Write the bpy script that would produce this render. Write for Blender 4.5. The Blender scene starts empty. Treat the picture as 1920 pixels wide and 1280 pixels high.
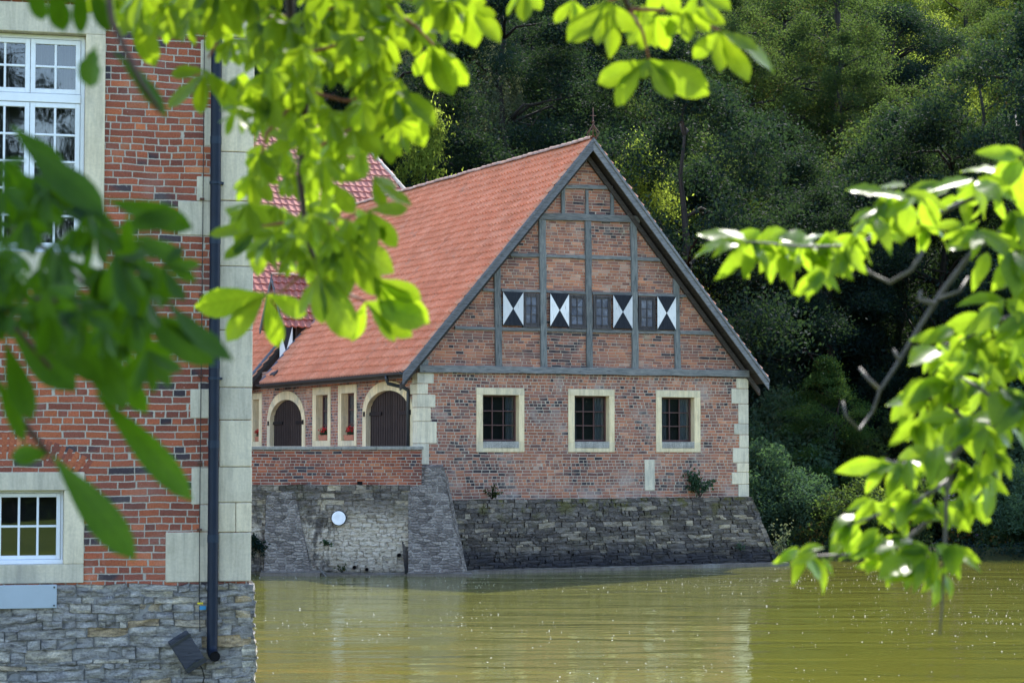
import bpy, bmesh, math, random
import numpy as np
from mathutils import Vector, Matrix, noise
R = math.radians
S = bpy.context.scene
COL = S.collection

# ------------------------------------------------------------------ camera, sky, sun, exposure
CAM_H, FPX, HORIZ = 3.25, 4000.0, 210.0
PITCH = math.atan(HORIZ / FPX)
cd = bpy.data.cameras.new('camera')
cd.sensor_width = 36.0; cd.lens = 75.0; cd.clip_start = 0.05; cd.clip_end = 3000.0
cd.dof.use_dof = True; cd.dof.focus_distance = 61.0; cd.dof.aperture_fstop = 6.2
cam = bpy.data.objects.new('camera', cd); COL.objects.link(cam)
cam.location = (0, 0, CAM_H); cam.rotation_euler = (math.pi / 2 + PITCH, 0, 0)
S.camera = cam

SUN_EL, SUN_AZ = 50.0, 17.0            # degrees; azimuth to the right of the view
W = bpy.data.worlds.new('World'); S.world = W; W.use_nodes = True
wn = W.node_tree; bg = wn.nodes['Background']
sky = wn.nodes.new('ShaderNodeTexSky'); sky.sky_type = 'NISHITA'; sky.sun_disc = False
sky.sun_elevation = R(SUN_EL); sky.sun_rotation = R(SUN_AZ)
sky.air_density = 1.0; sky.dust_density = 1.0; sky.ozone_density = 1.0
wn.links.new(sky.outputs[0], bg.inputs[0]); bg.inputs[1].default_value = 0.15
sd = bpy.data.lights.new('sun', 'SUN'); sd.energy = 2.1; sd.angle = R(0.5); sd.color = (1.0, 0.95, 0.86)
sun = bpy.data.objects.new('sun', sd); COL.objects.link(sun)
sdir = Vector((math.sin(R(SUN_AZ)) * math.cos(R(SUN_EL)), math.cos(R(SUN_AZ)) * math.cos(R(SUN_EL)), math.sin(R(SUN_EL))))
sun.rotation_euler = sdir.to_track_quat('Z', 'Y').to_euler()
sun.location = sdir * 200
S.view_settings.view_transform = 'Standard'; S.view_settings.look = 'None'
S.view_settings.gamma = 1.0; S.view_settings.exposure = 2.15
S.render.engine = 'CYCLES'
S.cycles.max_bounces = 8; S.cycles.transparent_max_bounces = 12
S.cycles.use_denoising = True

# ------------------------------------------------------------------ scene-graph helpers
def empty(name, loc, rz=0.0):
    o = bpy.data.objects.new(name, None); COL.objects.link(o)
    o.location = loc; o.rotation_euler = (0, 0, rz); o.empty_display_size = 0.3
    return o
def tag(o, label, cat, group=None):
    o['label'] = label; o['category'] = cat
    if group: o['group'] = group
    return o
def kind(o, k): o['kind'] = k; return o

class MB:
    """collects faces (with metre-sized UVs) and links them as one mesh object"""
    def __init__(s): s.v = []; s.f = []; s.uv = []
    def face(s, pts, uv=None):
        i = len(s.v); s.v += [tuple(p) for p in pts]; s.f.append(tuple(range(i, i + len(pts)))); s.uv.append(uv)
    def box(s, x0, x1, y0, y1, z0, z1):
        p = [(x, y, z) for z in (z0, z1) for y in (y0, y1) for x in (x0, x1)]
        s.hexa(p)
    def hexa(s, p):
        # p: indices as z,y,x binary order
        i = len(s.v); s.v += [tuple(q) for q in p]
        for f in ((0, 2, 3, 1), (4, 5, 7, 6), (0, 1, 5, 4), (1, 3, 7, 5), (3, 2, 6, 7), (2, 0, 4, 6)):
            s.f.append(tuple(i + k for k in f)); s.uv.append(None)
    def pbox(s, pl, u0, u1, w0, w1, z0, z1):
        a, b = pl(u0, w0), pl(u1, w1)
        s.box(min(a[0], b[0]), max(a[0], b[0]), min(a[1], b[1]), max(a[1], b[1]), z0, z1)
    def prism(s, poly, vec):
        """poly: list of 3-D points, extruded by vec"""
        vec = Vector(vec); n = len(poly); i = len(s.v)
        a = [Vector(p) for p in poly]
        s.v += [tuple(p) for p in a] + [tuple(p + vec) for p in a]
        s.f.append(tuple(range(i, i + n))); s.uv.append(None)
        s.f.append(tuple(range(i + 2 * n - 1, i + n - 1, -1))); s.uv.append(None)
        for k in range(n):
            m = (k + 1) % n
            s.f.append((i + k, i + k + n, i + m + n, i + m)); s.uv.append(None)
    def tube(s, path, r, n=8, cap=True):
        path = [Vector(p) for p in path]; rr = r if hasattr(r, '__len__') else [r] * len(path)
        rings = []; prev = None
        for k, p in enumerate(path):
            t = (path[min(k + 1, len(path) - 1)] - path[max(k - 1, 0)]).normalized()
            if prev is None:
                a = Vector((0, 0, 1)) if abs(t.z) < 0.9 else Vector((1, 0, 0))
                u = t.cross(a).normalized()
            else:
                u = (prev - t * prev.dot(t)).normalized()
            prev = u; w = t.cross(u); base = len(s.v)
            for j in range(n):
                an = 2 * math.pi * j / n
                s.v.append(tuple(p + (u * math.cos(an) + w * math.sin(an)) * rr[k]))
            rings.append(base)
        for k in range(len(rings) - 1):
            a, b = rings[k], rings[k + 1]
            for j in range(n):
                m = (j + 1) % n
                s.f.append((a + j, a + m, b + m, b + j))
                s.uv.append([(j / n * .6, k * .3), ((j + 1) / n * .6, k * .3), ((j + 1) / n * .6, k * .3 + .3), (j / n * .6, k * .3 + .3)])
        if cap:
            s.f.append(tuple(rings[0] + j for j in range(n - 1, -1, -1))); s.uv.append(None)
            s.f.append(tuple(rings[-1] + j for j in range(n))); s.uv.append(None)
    def disc(s, c, r, axis_u, axis_w, n=20):
        c = Vector(c); au = Vector(axis_u); aw = Vector(axis_w)
        s.face([c + au * (math.cos(2 * math.pi * j / n) * r) + aw * (math.sin(2 * math.pi * j / n) * r) for j in range(n)])
    def rough(s, c00, c10, c11, c01, nu, nv, amp, nrm, sc=2.2, seed=0):
        """bilinear patch with noise displacement along nrm"""
        c00, c10, c11, c01, nrm = map(Vector, (c00, c10, c11, c01, nrm)); i = len(s.v)
        lu = (c10 - c00).length; lv = (c01 - c00).length
        for b in range(nv + 1):
            for a in range(nu + 1):
                u, w = a / nu, b / nv
                p = (c00 * (1 - u) + c10 * u) * (1 - w) + (c01 * (1 - u) + c11 * u) * w
                h = noise.noise(p * sc + Vector((seed, 0, 0))) + .6 * noise.noise(p * sc * 3.1 + Vector((0, seed, 0)))
                s.v.append(tuple(p + nrm * h * amp))
        for b in range(nv):
            for a in range(nu):
                k = i + b * (nu + 1) + a
                s.f.append((k, k + 1, k + nu + 2, k + nu + 1))
                s.uv.append([(x / nu * lu, y / nv * lv) for x, y in ((a, b), (a + 1, b), (a + 1, b + 1), (a, b + 1))])
    def build(s, name, m, parent=None, smooth=False, bevel=0.0, recalc=False, xf=None):
        me = bpy.data.meshes.new(name)
        vv = s.v if xf is None else [tuple(xf @ Vector(p)) for p in s.v]
        me.from_pydata(vv, [], s.f)
        ul = me.uv_layers.new(name='UVMap').data
        li = 0; V = [Vector(p) for p in vv]
        for f, uv in zip(s.f, s.uv):
            if uv is None:
                n = Vector((0, 0, 0)); c0 = V[f[0]]
                for k in range(1, len(f) - 1): n += (V[f[k]] - c0).cross(V[f[k + 1]] - c0)
                n = n.normalized() if n.length > 1e-12 else Vector((0, 0, 1))
                if abs(n.z) > 0.97: ua, va = Vector((1, 0, 0)), Vector((0, 1, 0))
                else:
                    ua = Vector((0, 0, 1)).cross(n).normalized()
                    va = n.cross(ua)
                for k in f: ul[li].uv = (V[k].dot(ua), V[k].dot(va)); li += 1
            else:
                for q in uv: ul[li].uv = q; li += 1
        if recalc:
            bm = bmesh.new(); bm.from_mesh(me); bmesh.ops.recalc_face_normals(bm, faces=bm.faces); bm.to_mesh(me); bm.free()
        if smooth: me.polygons.foreach_set('use_smooth', [True] * len(me.polygons))
        me.materials.append(m); me.update()
        o = bpy.data.objects.new(name, me); COL.objects.link(o)
        if parent is not None: o.parent = parent
        if bevel:
            b = o.modifiers.new('bevel', 'BEVEL'); b.width = bevel; b.segments = 2; b.limit_method = 'ANGLE'
        return o

# ------------------------------------------------------------------ material helpers
class NT:
    def __init__(s, name):
        s.m = bpy.data.materials.new(name); s.m.use_nodes = True; s.t = s.m.node_tree; s.t.nodes.clear()
        s.out = s.t.nodes.new('ShaderNodeOutputMaterial')
    def n(s, typ, **kw):
        nd = s.t.nodes.new(typ)
        for k, v in kw.items(): setattr(nd, k, v)
        return nd
    def link(s, a, b): s.t.links.new(a, b)
    def put(s, sock, v):
        if isinstance(v, bpy.types.NodeSocket): s.link(v, sock)
        elif v is not None:
            if hasattr(v, '__len__') and len(v) == 3 and sock.type == 'RGBA': v = (*v, 1)
            sock.default_value = v
    def math(s, op, a, b=None, c=None, clamp=False):
        nd = s.n('ShaderNodeMath', operation=op, use_clamp=clamp); s.put(nd.inputs[0], a)
        if b is not None: s.put(nd.inputs[1], b)
        if c is not None: s.put(nd.inputs[2], c)
        return nd.outputs[0]
    def mix(s, f, a, b, typ='MIX'):
        nd = s.n('ShaderNodeMix', data_type='RGBA', blend_type=typ); s.put(nd.inputs[0], f); s.put(nd.inputs[6], a); s.put(nd.inputs[7], b)
        return nd.outputs[2]
    def uv(s): return s.n('ShaderNodeTexCoord').outputs['UV']
    def obj(s): return s.n('ShaderNodeTexCoord').outputs['Object']
    def sep(s, v):
        nd = s.n('ShaderNodeSeparateXYZ'); s.put(nd.inputs[0], v); return nd.outputs
    def comb(s, x, y, z=0.0):
        nd = s.n('ShaderNodeCombineXYZ'); s.put(nd.inputs[0], x); s.put(nd.inputs[1], y); s.put(nd.inputs[2], z); return nd.outputs[0]
    def scale(s, v, sx, sy, sz=1.0):
        nd = s.n('ShaderNodeVectorMath', operation='MULTIPLY'); s.put(nd.inputs[0], v); nd.inputs[1].default_value = (sx, sy, sz); return nd.outputs[0]
    def noise(s, v, sc, det=4, rough=.55, dist=0.0, col=False):
        nd = s.n('ShaderNodeTexNoise'); s.put(nd.inputs['Vector'], v); nd.inputs['Scale'].default_value = sc
        nd.inputs['Detail'].default_value = det; nd.inputs['Roughness'].default_value = rough; nd.inputs['Distortion'].default_value = dist
        return nd.outputs[1 if col else 0]
    def white(s, v, col=False):
        nd = s.n('ShaderNodeTexWhiteNoise', noise_dimensions='3D'); s.put(nd.inputs['Vector'], v); return nd.outputs[1 if col else 0]
    def ramp(s, f, stops, interp='LINEAR'):
        nd = s.n('ShaderNodeValToRGB'); cr = nd.color_ramp; cr.interpolation = interp
        while len(cr.elements) < len(stops): cr.elements.new(0.5)
        for e, (p, c) in zip(cr.elements, stops):
            e.position = p; e.color = (*c, 1) if len(c) == 3 else c
        s.put(nd.inputs[0], f); return nd.outputs[0]
    def step(s, f, lo, hi):
        nd = s.n('ShaderNodeMapRange', interpolation_type='SMOOTHSTEP'); s.put(nd.inputs[0], f)
        nd.inputs[1].default_value = lo; nd.inputs[2].default_value = hi; return nd.outputs[0]
    def bump(s, h, dist, strength=1.0, nrm=None):
        nd = s.n('ShaderNodeBump'); s.put(nd.inputs['Height'], h); nd.inputs['Distance'].default_value = dist; nd.inputs['Strength'].default_value = strength
        if nrm is not None: s.link(nrm, nd.inputs['Normal'])
        return nd.outputs[0]
    def principled(s, col, rough=.8, bump=None, spec=.3, metal=0.0, **kw):
        nd = s.n('ShaderNodeBsdfPrincipled'); s.put(nd.inputs['Base Color'], col); s.put(nd.inputs['Roughness'], rough)
        nd.inputs['Specular IOR Level'].default_value = spec; nd.inputs['Metallic'].default_value = metal
        if bump is not None: s.link(bump, nd.inputs['Normal'])
        for k, v in kw.items(): s.put(nd.inputs[k], v)
        return nd.outputs[0]
    def done(s, sh): s.link(sh, s.out.inputs[0]); return s.m

def brick_mat(name, bw, bh, mort, palette, mcol, seed=0.0, patch=0.35, patchcol=(.30, .29, .26), wob=.008, lichen=0.0, bias=.5, hdr=.5):
    t = NT(name); uv = t.uv()
    w1 = t.noise(uv, 1.1, 2, col=True); w2 = t.noise(uv, 9.0, 2, col=True)
    def off(v, amt):
        nd = t.n('ShaderNodeVectorMath', operation='MULTIPLY_ADD'); t.link(v, nd.inputs[0]); nd.inputs[1].default_value = (amt, amt, 0); nd.inputs[2].default_value = (-amt / 2 + seed * 3.7, -amt / 2, 0)
        return nd.outputs[0]
    p = t.n('ShaderNodeVectorMath', operation='ADD'); t.link(uv, p.inputs[0]); t.link(off(w1, wob * 5), p.inputs[1])
    q = t.n('ShaderNodeVectorMath', operation='ADD'); t.link(p.outputs[0], q.inputs[0]); t.link(off(w2, wob), q.inputs[1])
    x, y, _ = t.sep(q.outputs[0])
    rv = t.math('DIVIDE', y, bh); row = t.math('FLOOR', rv); fv = t.math('SUBTRACT', rv, row)
    r1 = t.white(t.comb(row, 3.3 + seed)); r2 = t.white(t.comb(row, 9.1 + seed))
    isst = t.math('GREATER_THAN', r2, hdr)
    wd = t.math('MULTIPLY_ADD', isst, bw * .48, bw * .52)
    ru = t.math('ADD', t.math('DIVIDE', x, wd), t.math('MULTIPLY', r1, 7.0))
    # uneven brick lengths: warp the running coordinate
    ru = t.math('ADD', ru, t.math('MULTIPLY', t.noise(t.comb(t.math('MULTIPLY', ru, .9), t.math('MULTIPLY', row, 5.17)), 1.0, 1), .9))
    ci = t.math('FLOOR', ru); fu = t.math('SUBTRACT', ru, ci)
    du = t.math('MULTIPLY', t.math('MINIMUM', fu, t.math('SUBTRACT', 1.0, fu)), wd)
    dv = t.math('MULTIPLY', t.math('MINIMUM', fv, t.math('SUBTRACT', 1.0, fv)), bh)
    d = t.math('MINIMUM', du, dv)
    d = t.math('ADD', d, t.math('MULTIPLY', t.math('SUBTRACT', t.noise(uv, 38.0, 3), .5), mort * .9))
    mask = t.step(d, mort * .32, mort * .72)
    idv = t.comb(ci, row, seed); rnd = t.white(idv)
    big = t.noise(uv, .55, 3)
    rr = t.math('ADD', t.math('MULTIPLY', rnd, .82), t.math('MULTIPLY', t.math('SUBTRACT', big, bias), 1.7), clamp=True)
    col = t.ramp(rr, palette)
    fine = t.noise(uv, 60.0, 4)
    col = t.mix(1.0, col, t.ramp(fine, [(.25, (.62, .62, .62)), (.75, (1.25, 1.22, 1.2))]), 'MULTIPLY')
    r3 = t.white(t.comb(row, ci, seed + 5))
    col = t.mix(1.0, col, t.ramp(r3, [(0, (.78, .78, .79)), (1, (1.16, 1.15, 1.12))]), 'MULTIPLY')
    # pale lime bloom and grime patches
    pn = t.noise(uv, 1.3, 6, .65)
    pm = t.math('MULTIPLY', t.step(pn, .50, .72), patch)
    col = t.mix(pm, col, patchcol)
    spk = t.step(t.noise(uv, 24.0, 2), .70, .76)
    col = t.mix(t.math('MULTIPLY', spk, .55), col, (.55, .52, .46))
    zone = t.noise(t.scale(uv, 1.0, .45), .45, 5, .6)
    col = t.mix(1.0, col, t.ramp(zone, [(.30, (.74, .73, .74)), (.5, (1, 1, 1)), (.72, (1.18, 1.14, 1.08))]), 'MULTIPLY')
    mc = t.mix(t.noise(uv, 3.0, 4), tuple(c * .66 for c in mcol), tuple(min(1, c * 1.2) for c in mcol))
    full = t.mix(mask, mc, col)
    foot = t.sep(uv)[1]; fz = t.math('ADD', foot, t.math('MULTIPLY', t.math('SUBTRACT', pn, .5), 1.6)); salt = t.math('MULTIPLY', t.math('SUBTRACT', 1.0, t.step(fz, 2.05, 2.55)), t.step(t.noise(uv, .8, 5, .7), .46, .62))
    full = t.mix(t.math('MULTIPLY', salt, .45), full, (.46, .41, .37))
    if lichen:
        ln = t.step(t.noise(uv, 1.0, 6, .7, .3), .60, .72)
        full = t.mix(t.math('MULTIPLY', ln, lichen), full, (.30, .33, .22))
    h = t.math('ADD', t.math('MULTIPLY', mask, .8), t.math('MULTIPLY', fine, .35))
    h = t.math('ADD', h, t.math('MULTIPLY', r3, .35))
    return t.done(t.principled(full, .88, t.bump(h, .012, .9), .2))

def rubble_mat(name, cols, mcol, sx, sy, moss=0.0, lime=0.0, dark=0.0, seed=0.0, bd=.03, mort=.05):
    t = NT(name); uv = t.uv()
    wv = t.noise(uv, 2.5, 3, col=True)
    p = t.n('ShaderNodeVectorMath', operation='MULTIPLY_ADD'); t.link(wv, p.inputs[0]); p.inputs[1].default_value = (.16, .10, 0); t.link(uv, p.inputs[2])
    pv = t.n('ShaderNodeVectorMath', operation='ADD'); t.link(t.scale(p.outputs[0], sx, sy), pv.inputs[0]); pv.inputs[1].default_value = (seed * 13.1, seed * 7.7, seed)
    def vor(feat, out):
        nd = t.n('ShaderNodeTexVoronoi', feature=feat, voronoi_dimensions='2D'); t.link(pv.outputs[0], nd.inputs['Vector']); nd.inputs['Scale'].default_value = 1.0
        nd.inputs['Randomness'].default_value = .85
        return nd.outputs[out]
    cc = vor('F1', 'Color'); ed = vor('DISTANCE_TO_EDGE', 'Distance')
    r = t.sep(cc)[0]
    col = t.ramp(r, cols)
    g = t.noise(uv, 14.0, 6, .7); g2 = t.noise(t.scale(uv, 1, 3.5), 9.0, 5, .65)
    col = t.mix(1.0, col, t.ramp(g, [(.3, (.45, .45, .47)), (.7, (1.5, 1.48, 1.42))]), 'MULTIPLY')
    edn = t.math('ADD', ed, t.math('MULTIPLY', t.math('SUBTRACT', g, .5), .16))
    mask = t.step(edn, mort * .4, mort * 1.6)
    mc = t.mix(t.step(t.noise(uv, 1.2, 5, .65), .42, .62), tuple(c * .35 for c in mcol), mcol)
    col = t.mix(mask, mc, col)
    spk = t.step(t.noise(t.scale(uv, 1, 1.8), 7.0, 3, .6), .66, .72)
    col = t.mix(t.math('MULTIPLY', spk, .5), col, (.34, .33, .31))
    sx_, v_, _ = t.sep(uv)
    if lime:
        ln = t.noise(t.scale(uv, 1.0, .55), .8, 6, .7, .4)
        ln = t.math('ADD', ln, t.math('MULTIPLY', t.step(sx_, 9.6, 12.2), .10))
        low = t.math('SUBTRACT', 1.0, t.step(v_, 1.0, 2.3))
        lm = t.math('MULTIPLY', t.step(ln, .42, .56), t.math('MULTIPLY', low, t.math('MULTIPLY', t.step(g2, .30, .55), lime)))
        col = t.mix(lm, col, t.mix(g2, (.26, .235, .19), (.62, .57, .48)))
    if dark:
        dm = t.math('SUBTRACT', 1.0, t.step(t.math('ADD', v_, t.math('MULTIPLY', t.math('SUBTRACT', t.noise(uv, 1.6, 4), .5), .6)), .25, .85))
        col = t.mix(t.math('MULTIPLY', dm, dark), col, (.022, .024, .032))
    if moss:
        mn = t.step(t.noise(uv, 2.3, 6, .75), .50, .62)
        mt = t.math('ADD', t.math('MULTIPLY', t.step(v_, 1.25, 2.1), .9), .15)
        col = t.mix(t.math('MULTIPLY', mn, t.math('MULTIPLY', mt, moss)), col, t.mix(g, (.035, .04, .012), (.13, .13, .03)))
    h = t.math('ADD', t.math('MULTIPLY', t.step(edn, 0.0, .22), 1.0), t.math('MULTIPLY', g2, .9))
    return t.done(t.principled(col, .9, t.bump(h, bd, 1.0), .2))

def block_mat(name, cols, moss=0.0, lime=0.0, dark=0.0, bd=.02):
    """colour per real stone; growth, lime runs and wet band in object space"""
    t = NT(name); uv = t.uv(); o = t.obj(); ox, oy, oz = t.sep(o)
    ri = t.n('ShaderNodeNewGeometry').outputs['Random Per Island']; f = t.comb(ox, oz)
    c = t.ramp(ri, cols); a = t.noise(t.scale(uv, 1, 2.6), 7.0, 7, .72, .3); b = t.noise(uv, 34.0, 5, .75)
    c = t.mix(1.0, c, t.ramp(a, [(.3, (.45, .45, .46)), (.68, (1.6, 1.57, 1.5))]), 'MULTIPLY'); c = t.mix(1.0, c, t.ramp(b, [(.3, (.65,) * 3), (.7, (1.3,) * 3)]), 'MULTIPLY')
    big = t.noise(f, .7, 5, .65); c = t.mix(1.0, c, t.ramp(big, [(.32, (.68, .68, .70)), (.68, (1.3, 1.27, 1.2))]), 'MULTIPLY')
    c = t.mix(t.math('MULTIPLY', t.step(t.noise(f, 9, 4, .7), .62, .70), .5), c, (.42, .40, .36))
    if lime:
        ln = t.math('ADD', t.noise(t.scale(f, 1.0, .5), .9, 6, .7, .4), t.math('MULTIPLY', t.step(ox, 1.6, 4.6), .11))
        low = t.math('SUBTRACT', 1.0, t.step(oz, 1.0, 2.2))
        c = t.mix(t.math('MULTIPLY', t.step(ln, .43, .52), t.math('MULTIPLY', low, t.math('MULTIPLY', t.step(a, .28, .55), lime))), c, t.mix(b, (.40, .33, .25), (.82, .72, .57)))
    if moss:
        mn = t.step(t.noise(f, 1.9, 6, .75), .50, .60); mt = t.math('ADD', t.math('MULTIPLY', t.step(oz, 1.2, 2.0), .85), .18)
        c = t.mix(t.math('MULTIPLY', mn, t.math('MULTIPLY', mt, moss)), c, t.mix(b, (.045, .05, .014), (.17, .15, .035)))
    if dark:
        dm = t.math('SUBTRACT', 1.0, t.step(t.math('ADD', oz, t.math('MULTIPLY', t.math('SUBTRACT', t.noise(f, 1.3, 5), .5), .7)), .25, .85))
        c = t.mix(t.math('MULTIPLY', dm, dark), c, (.022, .023, .030))
    alg = t.math('SUBTRACT', 1.0, t.step(t.math('ADD', oz, t.math('MULTIPLY', t.noise(f, 3.0, 4), .12)), .10, .22))
    c = t.mix(t.math('MULTIPLY', alg, .7), c, (.030, .034, .018))
    return t.done(t.principled(c, .88, t.bump(t.math('ADD', t.math('MULTIPLY', a, 1.5), b), bd, 1.0), .2))

def stone_mat(name, base, var=.25, seed=0, stain=(.22, .19, .13), green=0.0, island=False):
    t = NT(name); o = t.uv(); a = t.noise(o, 1.7, 6, .65); b = t.noise(o, 30.0, 5, .7)
    c = t.mix(t.math('MULTIPLY', t.step(a, .42, .75), .55), base, stain)
    c = t.mix(1.0, c, t.ramp(b, [(.2, (1 - var,) * 3), (.8, (1 + var * .6,) * 3)]), 'MULTIPLY')
    strk = t.noise(t.scale(o, 9.0, .9), 1.0, 5, .7, .2); c = t.mix(1.0, c, t.ramp(strk, [(.32, (.72, .72, .73)), (.55, (1.02, 1.01, 1.0)), (.75, (1.10, 1.08, 1.04))]), 'MULTIPLY')
    grey = t.step(t.noise(o, .9, 6, .72, .3), .52, .66); c = t.mix(t.math('MULTIPLY', grey, .35), c, (.33, .325, .29))
    if island:
        ri = t.n('ShaderNodeNewGeometry').outputs['Random Per Island']
        c = t.mix(1.0, c, t.ramp(ri, [(0, (.80, .81, .83)), (.5, (1.0, .99, .96)), (1, (1.12, 1.07, .98))]), 'MULTIPLY')
    pits = t.step(t.noise(o, 55.0, 2), .68, .74)
    c = t.mix(t.math('MULTIPLY', pits, .3), c, tuple(q * .4 for q in base))
    if green: c = t.mix(t.math('MULTIPLY', t.step(t.noise(o, 3.0, 5, .7), .5, .65), green), c, (.16, .17, .10))
    return t.done(t.principled(c, .85, t.bump(t.math('ADD', b, t.math('MULTIPLY', a, 2.0)), .006, .8), .2))

def wood_mat(name, c0, c1, vert=False, sc=1.0, rough=.8):
    t = NT(name); uv = t.scale(t.uv(), 14 if vert else 1.2, 1.2 if vert else 14)
    g = t.noise(uv, 2.2 * sc, 6, .7, .4); b = t.noise(t.uv(), 2.0, 4)
    c = t.mix(t.step(g, .3, .72), c0, c1); c = t.mix(t.math('MULTIPLY', b, .45), c, tuple(q * .6 for q in c0))
    oi = t.n('ShaderNodeObjectInfo'); c = t.mix(1.0, c, t.ramp(oi.outputs['Random'], [(0, (.80, .80, .80)), (1, (1.18, 1.17, 1.14))]), 'MULTIPLY')
    blot = t.step(t.noise(t.uv(), .9, 5, .7), .5, .7); c = t.mix(t.math('MULTIPLY', blot, .4), c, tuple(q * 1.0 for q in c0))
    crack = t.step(t.noise(uv, 3.1 * sc, 3, .5), .62, .68)
    c = t.mix(t.math('MULTIPLY', crack, .6), c, tuple(q * .25 for q in c0))
    return t.done(t.principled(c, rough, t.bump(t.math('SUBTRACT', g, crack), .008, .9), .25))

def plain(name, col, rough=.5, spec=.4, metal=0.0, nz=.12, sc=8.0, bd=.002, **kw):
    t = NT(name); o = t.obj(); n = t.noise(o, sc, 5, .65)
    c = t.mix(1.0, col, t.ramp(n, [(.25, (1 - nz,) * 3), (.75, (1 + nz,) * 3)]), 'MULTIPLY')
    return t.done(t.principled(c, rough, t.bump(n, bd, .6), spec, metal, **kw))

def tile_mat(name, c0, c1, c2, rough=.62, spec=.3):
    t = NT(name); uv = t.uv(); x, y, _ = t.sep(uv)
    r = t.white(t.comb(t.math('FLOOR', x), t.math('FLOOR', y)))
    c = t.ramp(r, [(0, c0), (.5, c1), (1, c2)])
    big = t.noise(t.scale(uv, .25, .3), .8, 5, .65)
    c = t.mix(t.math('MULTIPLY', t.step(big, .45, .75), .35), c, tuple(q * .62 for q in c0))
    f = t.noise(t.scale(uv, 6, 6), 1.0, 5, .7)
    c = t.mix(1.0, c, t.ramp(f, [(.25, (.75, .75, .76)), (.75, (1.2, 1.2, 1.18))]), 'MULTIPLY')
    lich = t.step(t.noise(t.scale(uv, .35, .5), 1.0, 6, .72, .3), .57, .70)
    c = t.mix(t.math('MULTIPLY', lich, .38), c, (.34, .27, .21))
    drk = t.step(t.noise(t.scale(uv, .5, .12), 1.0, 4, .6), .56, .75)
    c = t.mix(t.math('MULTIPLY', drk, .28), c, (.20, .085, .06))
    sp = t.step(t.noise(t.scale(uv, 3, 3), 1.0, 2), .69, .74)
    c = t.mix(t.math('MULTIPLY', sp, .4), c, (.12, .10, .08))
    return t.done(t.principled(c, rough, t.bump(f, .006, .5), spec))

def leaf_mat(name, dark, light, trans, tw=.45, rough=.45, spec=.4, tintn=.35, island=True, rust=None):
    t = NT(name); geo = t.n('ShaderNodeNewGeometry'); oi = t.n('ShaderNodeObjectInfo')
    r = geo.outputs['Random Per Island'] if island else t.noise(t.obj(), 6.0, 3)
    big = t.noise(t.obj(), .45 if island else 3.0, 3)
    f = t.math('ADD', t.math('MULTIPLY', r, .6), t.math('MULTIPLY', big, .5), clamp=True)
    c = t.mix(f, dark, light)
    h = t.n('ShaderNodeHueSaturation'); t.link(c, h.inputs['Color'])
    t.link(t.math('MULTIPLY_ADD', oi.outputs['Random'], .05, .475), h.inputs['Hue'])
    t.link(t.math('MULTIPLY_ADD', oi.outputs['Random'], tintn, 1 - tintn / 2), h.inputs['Value'])
    c = h.outputs[0]
    if rust: c = t.mix(t.math('MULTIPLY', t.math('GREATER_THAN', r, .86), t.step(big, .45, .6)), c, rust)
    p = t.principled(c, rough if not island else .75, None, spec if not island else .06)
    tr = t.n('ShaderNodeBsdfTranslucent'); t.put(tr.inputs[0], trans)
    if not island:
        ux, vy, _ = t.sep(t.uv()); au = t.math('ABSOLUTE', t.math('SUBTRACT', ux, .5))
        rib = t.math('SUBTRACT', 1.0, t.step(au, .012, .045))
        sv = t.math('FRACT', t.math('SUBTRACT', t.math('MULTIPLY', vy, 9.0), t.math('MULTIPLY', au, 3.2)))
        vein = t.math('MAXIMUM', rib, t.math('MULTIPLY', t.math('SUBTRACT', 1.0, t.step(t.math('ABSOLUTE', t.math('SUBTRACT', sv, .5)), .03, .13)), .7))
        mott = t.noise(t.obj(), 22.0, 4, .6)
        cm = t.mix(f, tuple(q * .62 for q in trans), trans); cm = t.mix(t.math('MULTIPLY', vein, .55), cm, tuple(q * .45 for q in trans))
        cm = t.mix(1.0, cm, t.ramp(mott, [(.3, (.72, .78, .7)), (.7, (1.12, 1.08, 1.0))]), 'MULTIPLY'); t.link(cm, tr.inputs[0])
    mx = t.n('ShaderNodeMixShader'); mx.inputs[0].default_value = tw; t.link(p, mx.inputs[1]); t.link(tr.outputs[0], mx.inputs[2])
    return t.done(mx.outputs[0])

# ------------------------------------------------------------------ materials
PAL = [(0.0, (.058, .047, .052)), (.06, (.165, .092, .083)), (.28, (.275, .125, .093)), (.60, (.385, .158, .097)), (.85, (.485, .205, .112)), (1.0, (.52, .305, .215))]
PALM = [(0.0, (.060, .048, .058)), (.05, (.18, .066, .052)), (.30, (.26, .082, .054)), (.62, (.34, .100, .054)), (.90, (.44, .135, .062)), (1.0, (.50, .20, .10))]
M = {}
M['brick'] = brick_mat('house_brick', .255, .0875, .017, PAL, (.47, .40, .31), 1, .6, (.40, .35, .31), .012, .10)
M['gable_brick'] = brick_mat('gable_brick', .30, .083, .014, PAL, (.45, .37, .28), 2, .5, (.30, .25, .22), .010, .36, .47, .2)
M['side_brick'] = brick_mat('side_brick', .25, .0875, .016, PAL, (.46, .42, .36), 3, .3)
M['terrace_brick'] = brick_mat('terrace_brick', .26, .083, .015, PALM, (.42, .37, .30), 4, .25, (.30, .26, .23), .008, 0, .5, .35)
M['manor_brick'] = brick_mat('manor_brick', .265, .0815, .014, PALM, (.45, .40, .34), 5, .22, (.30, .26, .24), .011, 0, .48, .4)
DK = [(0, (.036, .034, .038)), (.35, (.062, .058, .060)), (.7, (.10, .092, .088)), (.92, (.17, .15, .13)), (1, (.27, .23, .17))]
M['dark_rubble'] = rubble_mat('dark_rubble', DK, (.10, .092, .086), 3.8, 14.0, moss=.8, dark=.75, seed=1)
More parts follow.
